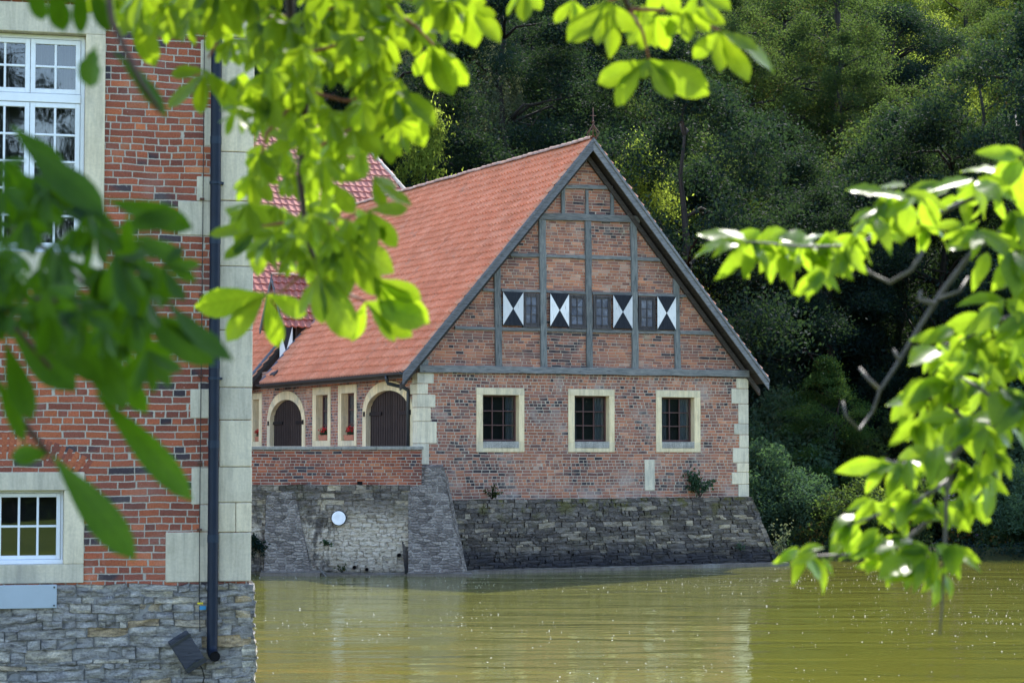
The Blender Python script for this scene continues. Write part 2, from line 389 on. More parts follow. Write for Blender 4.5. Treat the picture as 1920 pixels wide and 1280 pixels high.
M['butt_rubble'] = rubble_mat('buttress_rubble', [(0, (.12, .102, .09)), (.5, (.22, .19, .168)), (1, (.33, .29, .25))], (.33, .30, .26), 3.6, 13, seed=2, mort=.06)
M['terrace_rubble'] = rubble_mat('terrace_rubble', [(0, (.055, .054, .060)), (.45, (.10, .094, .096)), (.85, (.17, .155, .14)), (1, (.30, .26, .20))], (.19, .175, .155), 3.4, 11.0, lime=1.0, seed=3, mort=.045)
WARM = [(0, (.075, .066, .060)), (.4, (.115, .102, .092)), (.75, (.165, .148, .130)), (.93, (.25, .215, .17)), (1, (.36, .31, .23))]
M['plinth_stone'] = block_mat('plinth_stone', WARM, moss=.85, dark=.85)
M['terrace_stone'] = block_mat('terrace_stone', [(p, tuple(q * 1.12 for q in c)) for p, c in WARM], lime=1.0, dark=.3, moss=.25)
M['core'] = block_mat('rubble_mortar', [(0, (.125, .112, .10)), (1, (.135, .12, .107))], moss=.5, dark=.8)
M['core_t'] = block_mat('terrace_mortar', [(0, (.16, .145, .125)), (1, (.17, .155, .135))], lime=1.0, dark=.3)
M['ledge'] = stone_mat('water_ledge', (.17, .145, .12), .55, stain=(.06, .054, .048), green=.3)
M['sand'] = stone_mat('sandstone', (.76, .65, .43), .16, stain=(.60, .46, .25), island=True)
M['sand_q'] = stone_mat('quoin_sandstone', (.70, .64, .49), .2, stain=(.46, .41, .31), island=True)
M['sand_m'] = stone_mat('manor_sandstone', (.63, .575, .46), .17, stain=(.46, .41, .31), green=.08, island=True)
M['sill'] = stone_mat('weathered_sill', (.40, .385, .34), .6, stain=(.07, .07, .072))
M['coping'] = stone_mat('coping_stone', (.30, .29, .26), .3, stain=(.13, .13, .11), green=.3)
M['timber'] = wood_mat('weathered_timber', (.10, .108, .112), (.29, .282, .262))
M['timber_v'] = wood_mat('weathered_post', (.095, .107, .11), (.27, .27, .25), True)
M['barge'] = wood_mat('bargeboard_timber', (.11, .115, .125), (.26, .26, .265))
M['soffit'] = wood_mat('soffit_boards', (.035, .030, .028), (.10, .085, .075))
M['dark_wood'] = wood_mat('dark_brown_boards', (.030, .020, .017), (.075, .050, .042), True)
M['tile'] = tile_mat('clay_tile', (.595, .23, .122), (.645, .265, .145), (.685, .315, .19))
M['tile_old'] = tile_mat('plum_clay_tile', (.29, .115, .095), (.345, .138, .115), (.385, .165, .135), .8, .12)
M['ridge'] = stone_mat('ridge_tile', (.36, .21, .16), .4, stain=(.50, .46, .40), island=True)
M['mortar'] = stone_mat('verge_mortar', (.48, .43, .36), .3)
M['lead'] = plain('lead_flashing', (.10, .115, .14), .45, .5, .3)
M['gutter'] = plain('dark_gutter', (.030, .034, .040), .4, .5, .4)
M['pipe_blue'] = plain('navy_downpipe', (.005, .011, .024), .5, .22, 0, .3, 5.0)
M['white_paint'] = plain('white_paint', (.72, .75, .80), .4, .4, 0, .06)
M['white_board'] = wood_mat('white_shutter_paint', (.70, .70, .70), (.82, .82, .81), True)
M['black_board'] = wood_mat('black_shutter_paint', (.010, .013, .020), (.030, .034, .045), True)
M['red_frame'] = plain('red_brown_frame', (.080, .034, .030), .5)
M['old_frame'] = wood_mat('old_window_frame', (.035, .033, .036), (.12, .105, .10), True)
M['iron'] = plain('black_iron', (.012, .012, .014), .5, .5, .6)
M['rust'] = plain('rusty_iron', (.10, .045, .03), .8)
M['void'] = plain('dark_hole', (.008, .008, .009), .9, .1)
M['white_sign'] = plain('white_enamel', (.85, .86, .88), .35)
M['plaque'] = plain('frosted_plaque', (.36, .42, .48), .25, .5, 0, .08, 2.0)
M['curtain'] = wood_mat('grey_curtain', (.05, .05, .055), (.13, .13, .135), True, .6)
M['net_curtain'] = wood_mat('net_curtain', (.12, .13, .15), (.26, .28, .31), True, .6)
M['room'] = plain('dim_room', (.02, .02, .022), .9)
M['flood'] = wood_mat('floodlight_box', (.035, .038, .050), (.085, .09, .11))
M['cable'] = plain('black_cable', (.008, .008, .01), .5)
M['yellow'] = plain('yellow_tag', (.75, .60, .03), .5); M['cyan'] = plain('blue_tag', (.03, .22, .42), .5)
M['terracotta'] = plain('terracotta', (.42, .16, .09), .8); M['red_petal'] = plain('red_petals', (.60, .012, .015), .6)
M['bird'] = plain('pigeon_plumage', (.05, .052, .062), .7, .3, 0, .4, 30.0)
M['bark'] = wood_mat('tree_bark', (.012, .011, .009), (.045, .040, .033), True, .5)
M['bark_pale'] = wood_mat('pale_bark', (.10, .095, .085), (.28, .27, .25), True, .5)
M['twig'] = plain('cherry_twig', (.085, .070, .065), .55, .4, 0, .4, 30.0)
M['twig_red'] = plain('chestnut_twig', (.055, .030, .022), .6, .3, 0, .4, 30.0)
M['petiole'] = plain('red_leaf_stalk', (.26, .08, .05), .5)

t = NT('dark_glass'); b = t.noise(t.obj(), 1.6, 3)
M['glass'] = t.done(t.principled(t.mix(t.noise(t.obj(), 1.1, 3), (.016, .019, .024), (.060, .066, .078)), .07, t.bump(b, .012, .5), .5))
t = NT('old_glass'); b = t.noise(t.obj(), 3.0, 3)
M['old_glass'] = t.done(t.principled(t.mix(t.noise(t.obj(), 2.0, 2), (.035, .04, .055), (.11, .12, .16)), .18, t.bump(b, .02, .6), .6))
t = NT('clear_pane'); fr = t.n('ShaderNodeFresnel'); fr.inputs[0].default_value = 1.52
bm_ = t.bump(t.noise(t.obj(), 1.3, 2), .006, .35); t.link(bm_, fr.inputs[1])
gl = t.n('ShaderNodeBsdfGlossy'); gl.inputs['Roughness'].default_value = .015; t.link(bm_, gl.inputs['Normal'])
tp = t.n('ShaderNodeBsdfTransparent'); tp.inputs[0].default_value = (.75, .8, .8, 1)
mx = t.n('ShaderNodeMixShader'); t.link(t.math('MULTIPLY_ADD', fr.outputs[0], 1.3, .06), mx.inputs[0]); t.link(tp.outputs[0], mx.inputs[1]); t.link(gl.outputs[0], mx.inputs[2])
M['pane'] = t.done(mx.outputs[0])

t = NT('moat_water'); o = t.obj()
w1 = t.noise(t.scale(o, .22, .62), 1.0, 2, .5, .6); w2 = t.noise(t.scale(o, .8, 2.2), 1.0, 3, .55, .4); w3 = t.noise(t.scale(o, .06, .12), 1.0, 2); w4 = t.noise(t.scale(o, 7, 10), 1.0, 2)
hh = t.math('ADD', t.math('MULTIPLY', w1, 1.0), t.math('MULTIPLY', t.math('MULTIPLY', w2, .40), t.step(w3, .3, .7)))
hh = t.math('ADD', hh, t.math('MULTIPLY', w4, .05))
wc = t.mix(t.noise(t.scale(o, .05, .12), 1.0, 3), (.092, .096, .016), (.130, .124, .020))
M['water'] = t.done(t.principled(wc, .035, t.bump(hh, .058, 1.0), .5, 0.0, IOR=1.33))
t = NT('forest_floor'); o = t.obj()
M['soil'] = t.done(t.principled(t.mix(t.noise(o, 1.5, 6, .7), (.012, .014, .006), (.04, .045, .015)), .95, t.bump(t.noise(o, 3.0, 6), .2, 1.0), .1))
t = NT('mown_lawn'); o = t.obj()
M['lawn'] = t.done(t.principled(t.mix(t.noise(o, .6, 6, .7), (.06, .11, .015), (.16, .19, .04)), .9, t.bump(t.noise(o, 20, 4), .03, 1.0), .15))
t = NT('court_paving'); o = t.obj()
M['court'] = t.done(t.principled(t.mix(t.noise(o, 2, 6, .7), (.17, .15, .12), (.30, .27, .22)), .9, None, .2))
M['fluff'] = plain('seed_fluff', (.50, .50, .44), .7)

M['lf_dark'] = leaf_mat('dark_broadleaf', (.003, .010, .013), (.011, .025, .021), (.050, .095, .025), .27, .6, .16, .5)  # deep shade of the wood is put into this darkened leaf colour
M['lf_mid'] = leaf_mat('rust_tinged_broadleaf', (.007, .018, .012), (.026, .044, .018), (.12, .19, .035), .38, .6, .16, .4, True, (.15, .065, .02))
M['lf_bright'] = leaf_mat('yellow_green_broadleaf', (.035, .060, .012), (.11, .15, .028), (.36, .46, .06), .52, .6, .16, .3)  # sunlit look of the crowns is put into colour and translucency
M['lf_birch'] = leaf_mat('pale_birch_leaf', (.05, .07, .05), (.12, .145, .09), (.16, .19, .08), .36, .6, .16, .2)
M['lf_feather'] = leaf_mat('feathery_green_leaf', (.012, .030, .010), (.042, .075, .018), (.09, .16, .025), .34, .6, .16, .2)
M['lf_fir'] = leaf_mat('fir_needles', (.009, .020, .017), (.022, .042, .028), (.04, .07, .03), .2, .5, .4, .3)
M['lf_shrub'] = leaf_mat('blue_green_shrub', (.018, .045, .030), (.055, .095, .055), (.10, .19, .06), .36, .6, .2, .4)
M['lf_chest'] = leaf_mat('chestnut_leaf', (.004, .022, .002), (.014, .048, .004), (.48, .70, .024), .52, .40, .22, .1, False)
M['lf_chest_dark'] = leaf_mat('shaded_chestnut_leaf', (.002, .012, .002), (.007, .028, .003), (.18, .42, .007), .36, .45, .16, .1, False)  # darker copy of the chestnut leaf, with shade put into its colour
M['lf_cherry'] = leaf_mat('cherry_leaf', (.010, .036, .003), (.028, .070, .006), (.50, .74, .035), .58, .30, .30, .1, False)
M['violet'] = plain('violet_blossom', (.34, .17, .46), .6)

# ------------------------------------------------------------------ ground and water
g = MB(); g.face([(-160, -40, 0), (160, -40, 0), (160, 69, 0), (-160, 69, 0)])
kind(g.build('water', M['water']), 'structure')
def hill_z(x, y):
    base = 0.35 + max(0, y - 70) * .05 + max(0, y - 90) * .30 + .0008 * max(0, y - 110) ** 2
    return base + 1.2 * noise.noise(Vector((x * .05, y * .05, 0))) * min(1, max(0, y - 66) / 12)
g = MB(); NX, NY = 64, 40
for j in range(NY + 1):
    for i in range(NX + 1):
        x = -160 + 320 * i / NX; y = 64.5 + 190 * (j / NY) ** 1.3
        yy = y + 1.0 * noise.noise(Vector((x * .2, 3, 1))) if j == 0 else y
        g.v.append((x, yy, -0.6 if j == 0 else hill_z(x, y)))
for j in range(NY):
    for i in range(NX):
        k = j * (NX + 1) + i; g.f.append((k, k + 1, k + NX + 2, k + NX + 1)); g.uv.append(None)
kind(g.build('hillside', M['soil'], smooth=True), 'structure')
g = MB(); g.face([(-160, -160, 1.3), (160, -160, 1.3), (160, 6, 1.3), (-160, 6, 1.3)])
g.face([(-160, 6, 1.3), (160, 6, 1.3), (160, 9, -.6), (-160, 9, -.6)])
kind(g.build('lawn', M['lawn']), 'structure')
g = MB(); g.face([(-30, 57.9, 2.35), (-2.6, 58.02, 2.35), (-13.1, 79.5, 2.35), (-30, 90, 2.35)])
kind(g.build('courtyard', M['court']), 'structure')
rs = np.random.RandomState(5)
g = MB()
for k in range(5200):
    u = rs.rand(); y = 27 + 36 * rs.rand() ** .7; x = (rs.rand() - .43) * y * .52
    if noise.noise(Vector((x * .16, y * .16, 4))) < .02 and rs.rand() < .8: continue
    r = .004 + .012 * rs.rand() ** 2.5; a = rs.rand() * 6.28; n_ = 5
    p = [(x + r * math.cos(a + q * 6.283 / n_) * rs.uniform(.7, 1.3), y + r * 1.5 * math.sin(a + q * 6.283 / n_) * rs.uniform(.7, 1.3), .003) for q in range(n_)]
    for q in range(n_): g.face([p[q], p[(q + 1) % n_], (x, y, .003 + r * .35)])
kind(g.build('floating_seeds', M['fluff']), 'stuff')

def stones(mb, pl, u0, u1, z0, z1, face_w, seed, lean=0.0, hmin=.04, hmax=.15):
    rs = random.Random(seed); z = z0
    while z < z1 - .03:
        h = min(rs.uniform(hmin, hmax), z1 - z)
        if z1 - z - h < .05: h = z1 - z
        u = u0; last = False
        while not last:
            L = rs.choice((rs.uniform(.08, .25), rs.uniform(.2, .6)))
            if u + L > u1 - .12: L = u1 - u; last = True
            wv = face_w + lean * (z1 - z) / (z1 - z0) + rs.uniform(-.020, .016); g = rs.uniform(-.002, .003)
            nx, nz = 9, 5; i = len(mb.v); tilt = rs.uniform(-.022, .022); so = rs.uniform(0, 99)
            ju = [rs.uniform(0, .010) for _ in range(4)]
            for b in range(nz + 1):
                for a in range(nx + 1):
                    fu, fz = a / nx, b / nz
                    edge = min(fu, 1 - fu) * nx < .5 or min(fz, 1 - fz) * nz < .5
                    uu = u + g + ju[0] * (1 - fu) + (L - 2 * g - ju[1]) * fu; q = z + g + (h - 2 * g) * fz + tilt * (fu - .5) + .012 * noise.noise(Vector((uu * 9 + so, z * 9, b))) + .045 * noise.noise(Vector((uu * 1.3, (z + h * fz) * 1.6, seed)))
                    ww = wv + (.011 if edge else 0) + .040 * noise.noise(Vector((uu * 6, q * 12, so))) - .022 * abs(noise.noise(Vector((uu * 15, q * 34, so))))
                    p = pl(uu, ww); mb.v.append((p[0], p[1], q))
            for b in range(nz):
                for a in range(nx):
                    k = i + b * (nx + 1) + a; mb.f.append((k, k + 1, k + nx + 2, k + nx + 1))
                    mb.uv.append([(u + L * x / nx + so, z + h * y / nz) for x, y in ((a, b), (a + 1, b), (a + 1, b + 1), (a, b + 1))])
            # sides
            ring = [i + a for a in range(nx + 1)] + [i + b * (nx + 1) + nx for b in range(1, nz + 1)] + [i + nz * (nx + 1) + a for a in range(nx - 1, -1, -1)] + [i + b * (nx + 1) for b in range(nz - 1, 0, -1)]
            bk = []
            for r in ring:
                x, y, zq = mb.v[r]
                d = (pl(0, .16)[0] - pl(0, 0)[0], pl(0, .16)[1] - pl(0, 0)[1]); bk.append(len(mb.v)); mb.v.append((x + d[0], y + d[1], zq))
            for k in range(len(ring)):
                m = (k + 1) % len(ring); mb.f.append((ring[k], ring[m], bk[m], bk[k])); mb.uv.append(None)
            u += L
        z += h

# ------------------------------------------------------------------ pantile roof
def pantiles(mb, top, udir, ddir, nrm, width, length, tw, th, skip=None, clip=None, amp=.052, step=.066, sub=6):
    """top: a point on the ridge line at u=0; runs `width` along udir and `length` down ddir"""
    top, udir, ddir, nrm = map(Vector, (top, udir, ddir, nrm))
    nc = int(round(width / tw)); tw = width / nc; nr = int(round(length / th)); th = length / nr
    rs = random.Random(3)
    for r in range(nr):
        jr = [(rs.uniform(-.006, .006), rs.uniform(-.004, .004)) for _ in range(nc + 1)]
        lo, hi = clip(r * th + th * .5) if clip else (-1e9, 1e9)
        for c in range(nc):
            if (c + .5) * tw < lo or (c + .5) * tw > hi: continue
            if skip and skip(top + udir * ((c + .5) * tw) + ddir * ((r + .5) * th)): continue
            base = len(mb.v)
            for (dv, hgt) in ((0.0, 0.0), (1.04, step), (1.035, -.004)):
                for k in range(sub + 1):
                    u = k / sub
                    wv = amp * math.cos(2 * math.pi * (u - .28)) + amp * .35 * math.cos(4 * math.pi * (u - .2))
                    mb.v.append(tuple(top + udir * ((c + u) * tw) + ddir * ((r + dv) * th + (jr[c][1] if dv else 0)) + nrm * (wv + hgt + jr[c][0] + .05 * noise.noise(Vector(((c + u) * tw * .35, (r + dv) * th * .35, 7))))))
            for a in range(2):
                for k in range(sub):
                    i = base + a * (sub + 1) + k
                    mb.f.append((i, i + 1, i + sub + 2, i + sub + 1))
                    u0, u1 = c + k / sub * .98 + .01, c + (k + 1) / sub * .98 + .01
                    v0, v1 = r + .02 + a * .9, r + .9 + a * .08
                    mb.uv.append([(u0, v0), (u1, v0), (u1, v1), (u0, v1)])

def ridge_caps(mb, a, b, r, seg, seed=0):
    a, b = Vector(a), Vector(b); L = (b - a).length; d = (b - a) / L; n = max(1, int(L / seg)); rs = random.Random(seed)
    side = d.cross(Vector((0, 0, 1))).normalized(); up = side.cross(d)
    for k in range(n):
        p0 = a + d * (L * k / n); p1 = a + d * (L * (k + 1.08) / n); j = rs.uniform(-.012, .012)
        pts = []
        for p, rr in ((p0, r * .88), (p1, r * 1.08)):
            pts.append([p + up * (j + rr * math.sin(q) * .85 - .04) + side * rr * math.cos(q) for q in [math.pi * x / 8 for x in range(9)]])
        i = len(mb.v); mb.v += [tuple(q) for q in pts[0] + pts[1]]
        for q in range(8): mb.f.append((i + q, i + q + 1, i + q + 10, i + q + 9)); mb.uv.append(None)
        mb.f.append(tuple(range(i + 9, i + 18))); mb.uv.append(None)

# ------------------------------------------------------------------ half-timbered house
HOUSE = (-2.566, 58.0, 0.0); YAW = 26.0
house = tag(empty('half_timbered_house', HOUSE, R(YAW)), 'gabled brick and timber house with red tiled roof rising from the moat', 'house')
HM = Matrix.Translation(HOUSE) @ Matrix.Rotation(R(YAW), 4, 'Z'); HI = HM.inverted()
WID, DEP = 10.55, 24.0
front = lambda u, w: (u, w)
side = lambda u, w: (w, u)
SL = 6.65 / 5.75                                # roof slope
roof_z = lambda x: 5.45 + (x + .55) * SL if x < 5.2 else 5.45 + (10.95 - x) * SL
ROOFT = .42                                     # vertical thickness of tiles and rafters

def holed(mb, pl, u0, u1, z0, z1, holes, reveal):
    us = sorted({u0, u1, *[h[0] for h in holes], *[h[1] for h in holes]}); zs = sorted({z0, z1, *[h[2] for h in holes], *[h[3] for h in holes]})
    P = lambda u, w, z: (*pl(u, w), z)
    for a, b in zip(us, us[1:]):
        for c, d in zip(zs, zs[1:]):
            if any(h[0] <= a and b <= h[1] and h[2] <= c and d <= h[3] for h in holes): continue
            mb.face([P(a, 0, c), P(b, 0, c), P(b, 0, d), P(a, 0, d)])
    for (a, b, c, d) in holes:
        for q in ([(a, c), (a, d)], [(b, c), (b, d)], [(a, c), (b, c)], [(a, d), (b, d)]):
            (x0, y0), (x1, y1) = q
            mb.face([P(x0, 0, y0), P(x1, 0, y1), P(x1, reveal, y1), P(x0, reveal, y0)])

WINS = [(1.76, 3.23, 3.29, 5.06, 1.955, 2.965, 3.57, 4.87), (4.61, 6.09, 3.29, 5.06, 4.81, 5.82, 3.57, 4.88), (7.45, 8.925, 3.29, 5.065, 7.635, 8.625, 3.57, 4.87)]
mb = MB()
holed(mb, front, 0, WID, 1.95, 5.47, [(w[4] - .02, w[5] + .12, w[6] - .05, w[7] + .03) for w in WINS], .35)
mb.build('front_wall', M['brick'], house)
mb = MB()
SW = [(12.69, 13.83, 3.48, 5.22, 12.95, 13.55, 3.64, 5.02), (6.51, 8.02, 3.47, 5.25, 6.74, 7.38 + .35, 3.64, 5.02), (4.42, 5.88, 3.47, 5.27, 4.60, 5.62, 3.63, 5.02)]
DOORS = [(8.66, 12.14, 4.22, 5.22, .27), (.30, 3.94, 4.38, 5.29, .27)]
holed(mb, side, 0, DEP, 1.5, 5.9, [(w[4] - .02, w[5] + .02, w[6] - .02, w[7] + .02) for w in SW] + [(d[0], d[1], 2.35, d[3]) for d in DOORS], .32)
def arch_pts(d, inset, n=20):
    """left springing to right springing, as (u, z)"""
    a, b = d[0] + inset, d[1] - inset; c = (a + b) / 2; rx = (b - a) / 2; rz = d[3] - inset - d[2]
    return [(c - rx * math.cos(math.pi * k / n), d[2] + rz * math.sin(math.pi * k / n) ** .9) for k in range(n + 1)]
for d in DOORS:                                 # brick spandrels above the arches
    o = arch_pts(d, 0.0)
    for p, q in zip(o, o[1:]):
        mb.face([(0, p[0], p[1]), (0, q[0], q[1]), (0, q[0], d[3]), (0, p[0], d[3])])
mb.face([(0, DEP, 1.5), (WID, DEP, 1.5), (WID, DEP, 5.9), (0, DEP, 5.9)])
mb.face([(WID, 0, 1.5), (WID, DEP, 1.5), (WID, DEP, 5.9), (WID, 0, 5.9)])
mb.build('side_wall', M['side_brick'], house)
# gable triangle of brick infill behind the timbers
mb = MB(); zz = lambda x: roof_z(x) - ROOFT + .05
xs = sorted({.02, 5.2, WID - .02}); mb.face([(.02, .02, 5.5), (WID - .02, .02, 5.5), (WID - .02, .02, zz(WID - .02)), (5.2, .02, zz(5.2)), (.02, .02, zz(.02))])
mb.build('gable_wall', M['gable_brick'], house)

def bar(name, u0, u1, z0, z1, m, w0=-.045, w1=.06, dz=0.0, du=0.0):
    """slightly crooked hewn timber"""
    mb = MB(); rs = random.Random(int(u0 * 1000 + z0 * 77)); ln_u = u1 - u0 > z1 - z0; n = max(2, int((u1 - u0 if ln_u else z1 - z0) / .5))
    ring = []
    for k in range(n + 1):
        f = k / n; j = [rs.uniform(-.012, .012) for _ in range(4)]
        if ln_u:
            x = u0 + (u1 - u0) * f; o = dz * f
            ring.append([(x, w0 + j[2] * .6, z0 + o + j[0]), (x, w1, z0 + o + j[0]), (x, w1, z1 + o + j[1]), (x, w0 + j[3] * .6, z1 + o + j[1])])
        else:
            z = z0 + (z1 - z0) * f; o = du * f
            ring.append([(u0 + o + j[0], w0 + j[2] * .6, z), (u0 + o + j[0], w1, z), (u1 + o + j[1], w1, z), (u1 + o + j[1], w0 + j[3] * .6, z)])
    i = len(mb.v)
    for r in ring: mb.v += r
    for k in range(n):
        for q in range(4):
            a = i + 4 * k + q; b = i + 4 * k + (q + 1) % 4; mb.f.append((a, b, b + 4, a + 4)); mb.uv.append(None)
    mb.f.append((i, i + 1, i + 2, i + 3)); mb.uv.append(None); e = i + 4 * n; mb.f.append((e + 3, e + 2, e + 1, e)); mb.uv.append(None)
    return mb.build(name, m, house, recalc=True, bevel=.012)
bar('tie_beam', .02, 10.56, 5.46, 5.66, M['timber'], -.10, .05, .03)
rl = lambda z: (z + ROOFT - .05 - 5.45) / SL - .55      # u on the left rake at height z
posts = [(2.34, 2.53, 5.66, 8.40), (3.74, 3.94, 5.66, 9.80), (5.20, 5.39, 5.67, 9.85), (6.67, 6.87, 5.68, 9.90), (8.08, 8.27, 5.68, 8.30)]
for a, b, c, d in posts: bar('timber_post', a, b, c, d, M['timber_v'], -.05, .06, 0, -.05)
bar('collar_beam', 3.60, 6.92, 9.80, 10.0, M['timber'], -.06, .05, .06)
bar('timber_rail', 4.40, 6.05, 10.71, 10.82, M['timber'], -.04, .05, .06)
for a, b in ((4.40, 4.51), (5.17, 5.27), (5.98, 6.08)): bar('timber_post', a, b, 9.99, 10.71, M['timber_v'], -.035, .05)
def rails(z0, z1, drift, segs, nm='timber_rail'):
    for a, b in segs: bar(nm, a, b, z0 + drift * (a / 10), z1 + drift * (a / 10), M['timber'], -.035, .05, drift * (b - a) / 10)
rails(8.70, 8.80, .10, [(2.80, 3.70), (3.90, 5.16), (5.36, 6.64), (6.84, 7.66)])
rails(7.72, 7.81, .05, [(1.95, 2.33), (2.52, 3.73), (3.92, 5.19), (5.38, 6.66), (6.86, 8.06), (8.25, 8.55)])
rails(6.64, 6.74, .06, [(1.10, 2.33), (2.52, 3.73), (3.92, 5.19), (5.38, 6.66), (6.86, 8.06), (8.25, 9.45)])
bar('timber_post', .03, .30, 5.66, 5.80, M['timber_v'], -.06, .05)
# lower windows
def grid_frame(mb, pl, u0, u1, z0, z1, w0, w1, cols, rows, fr, bars):
    mb.pbox(pl, u0, u0 + fr, w0, w1, z0, z1); mb.pbox(pl, u1 - fr, u1, w0, w1, z0, z1)
    mb.pbox(pl, u0 + fr, u1 - fr, w0, w1, z0, z0 + fr); mb.pbox(pl, u0 + fr, u1 - fr, w0, w1, z1 - fr, z1)
    for c in range(1, cols):
        x = u0 + fr + (u1 - u0 - 2 * fr) * c / cols; mb.pbox(pl, x - bars / 2, x + bars / 2, w0 + .004, w1 - .004, z0 + fr, z1 - fr)
    for r in range(1, rows):
        z = z0 + fr + (z1 - z0 - 2 * fr) * r / rows; mb.pbox(pl, u0 + fr, u1 - fr, w0 + .007, w1 - .007, z - bars / 2, z + bars / 2)
def surround(mb, pl, o, inn, w0, w1):
    """o = outer u0,u1,z0,z1 ; inn = inner"""
    mb.pbox(pl, o[0], o[1], w0, w1, inn[3], o[3])
    mb.pbox(pl, o[0], inn[0], w0, w1, inn[2], inn[3]); mb.pbox(pl, inn[1], o[1], w0, w1, inn[2], inn[3])
    mb.pbox(pl, o[0], o[1], w0, w1, o[2], inn[2])
for i, w in enumerate(WINS):
    win = MB(); inn = (w[4], w[5] + .10, w[6], w[7])
    surround(win, front, w[:4], inn, -.022, .26)
    so = win.build('window', M['sand'], house, bevel=.008)
    s = MB(); s.box(w[4] + .003, w[5] + .097, -.03, .20, w[6] - .17, w[6] + .015); s.build('window_sill', M['sill'], so, bevel=.01)
    f = MB(); grid_frame(f, front, w[4] + .002, w[5] + .098, w[6] + .03, w[7] - .002, .19, .245, 3, 3, .045, .028); f.build('window_frame', M['red_frame'], so)
    p = MB(); p.face([(w[4], .222, w[6]), (w[5] + .1, .222, w[6]), (w[5] + .1, .222, w[7]), (w[4], .222, w[7])]); p.build('pane', M['pane'], so)
    mb = MB(); mb.box(w[4] - .4, w[5] + .5, .36, 2.6, w[6] - .3, w[7] + .3); mb.build('room', M['room'], so)
    n_ = 22
    for side_x, wd_ in ((w[5] + .10, -.26 - .05 * i), (w[4], .10 + .12 * i)):
        mb = MB()
        for k in range(n_):
            x0 = side_x + wd_ * k / n_; x1 = side_x + wd_ * (k + 1) / n_; q = lambda x: .30 + .018 * math.sin(x * 70 + i)
            mb.face([(x0, q(x0), w[6]), (x1, q(x1), w[6]), (x1, q(x1), w[7]), (x0, q(x0), w[7])])
        mb.build('curtain', M['net_curtain'], so)
# little gable windows and painted shutters
GW = [(3.19, 3.70, 6.80, 7.72), (4.62, 5.17, 6.80, 7.72), (5.41, 5.98, 6.80, 7.73), (6.88, 7.44, 6.80, 7.74)]
SH = [(2.54, 3.165, 6.80, 7.74), (4.01, 4.60, 6.80, 7.74), (6.02, 6.645, 6.80, 7.76), (7.465, 8.08, 6.805, 7.77)]
for (a, b, c, d) in GW:
    f = MB(); grid_frame(f, front, a, b, c, d, -.035, .03, 1, 1, .055, .03); f.box(a - .02, b + .02, -.06, .02, c - .04, c + .004)
    wo = f.build('gable_window', M['old_frame'], house, bevel=.006)
    f = MB(); grid_frame(f, front, a + .06, b - .06, c + .06, d - .06, -.03, .01, 2, 3, .035, .022); f.build('casement', M['old_frame'], wo)
    p = MB(); rs = random.Random(int(a * 100))
    for q in range(2):
        for r in range(3):
            x0 = a + .06 + (b - a - .12) * q / 2; x1 = a + .06 + (b - a - .12) * (q + 1) / 2; z0 = c + .06 + (d - c - .12) * r / 3; z1 = c + .06 + (d - c - .12) * (r + 1) / 3
            j = [rs.uniform(-.006, .006) for _ in range(4)]
            p.face([(x0, -.008 + j[0], z0), (x1, -.008 + j[1], z0), (x1, -.008 + j[2], z1), (x0, -.008 + j[3], z1)])
    p.build('pane', M['old_glass'], wo)
def shutter(pl, a, b, c, d, parent, wf=-.085, sgn=1):
    w0, w1 = wf, wf + .04 * sgn; cx, cz = (a + b) / 2, (c + d) / 2
    s = MB(); n = 6
    s.pbox(pl, a, b, min(w0, w1) + .001, max(w0, w1), c, d)
    so = s.build('shutter', M['black_board'], parent, bevel=.004)
    P = lambda u, z, w: (*pl(u, w), z)
    t = MB(); e = .012
    for tri in ([(a, c + e), (cx - e * .6, cz), (a, d - e)], [(b, c + e), (b, d - e), (cx + e * .6, cz)]):
        t.prism([P(u, z, w0 - .004 * sgn) for u, z in tri], tuple(Vector(P(0, 0, .006 * sgn)) - Vector(P(0, 0, 0))))
    t.build('white_triangles', M['white_board'], so, recalc=True)
    for z in (c + .12, d - .12): h = MB(); h.pbox(pl, a - .03, a + .05, min(w0, w1) + .002, max(w0, w1) + .01, z - .015, z + .015); h.build('hinge', M['iron'], so)
for s in SH: shutter(front, *s, house)
mb = MB(); mb.box(7.07, 7.40, -.015, .1, 2.20, 3.08); mb.build('stone_insert', M['sand_q'], house, bevel=.012)
# corner quoins
def quoins(sgn, x, zs, name):
    mb = MB()
    for k, (z0, z1) in enumerate(zip(zs, zs[1:])):
        ln = (.52 if k % 2 else .34) + .05 * math.sin(k * 7.3)
        a, b = (x - .02, x + ln) if sgn > 0 else (x - ln, x + .02)
        dpt = .34 if k % 2 else .5
        mb.box(a, b, -.02, dpt, z0 + .006, z1 - .006)
    return mb.build(name, M['sand_q'], house, bevel=.015)
quoins(1, 0.0, [2.95, 3.52, 4.12, 4.50, 4.86, 5.15, 5.455], 'corner_quoins')
quoins(-1, WID, [1.98, 2.35, 2.70, 2.98, 3.42, 3.80, 4.12, 4.70, 5.15, 5.46], 'corner_quoins')
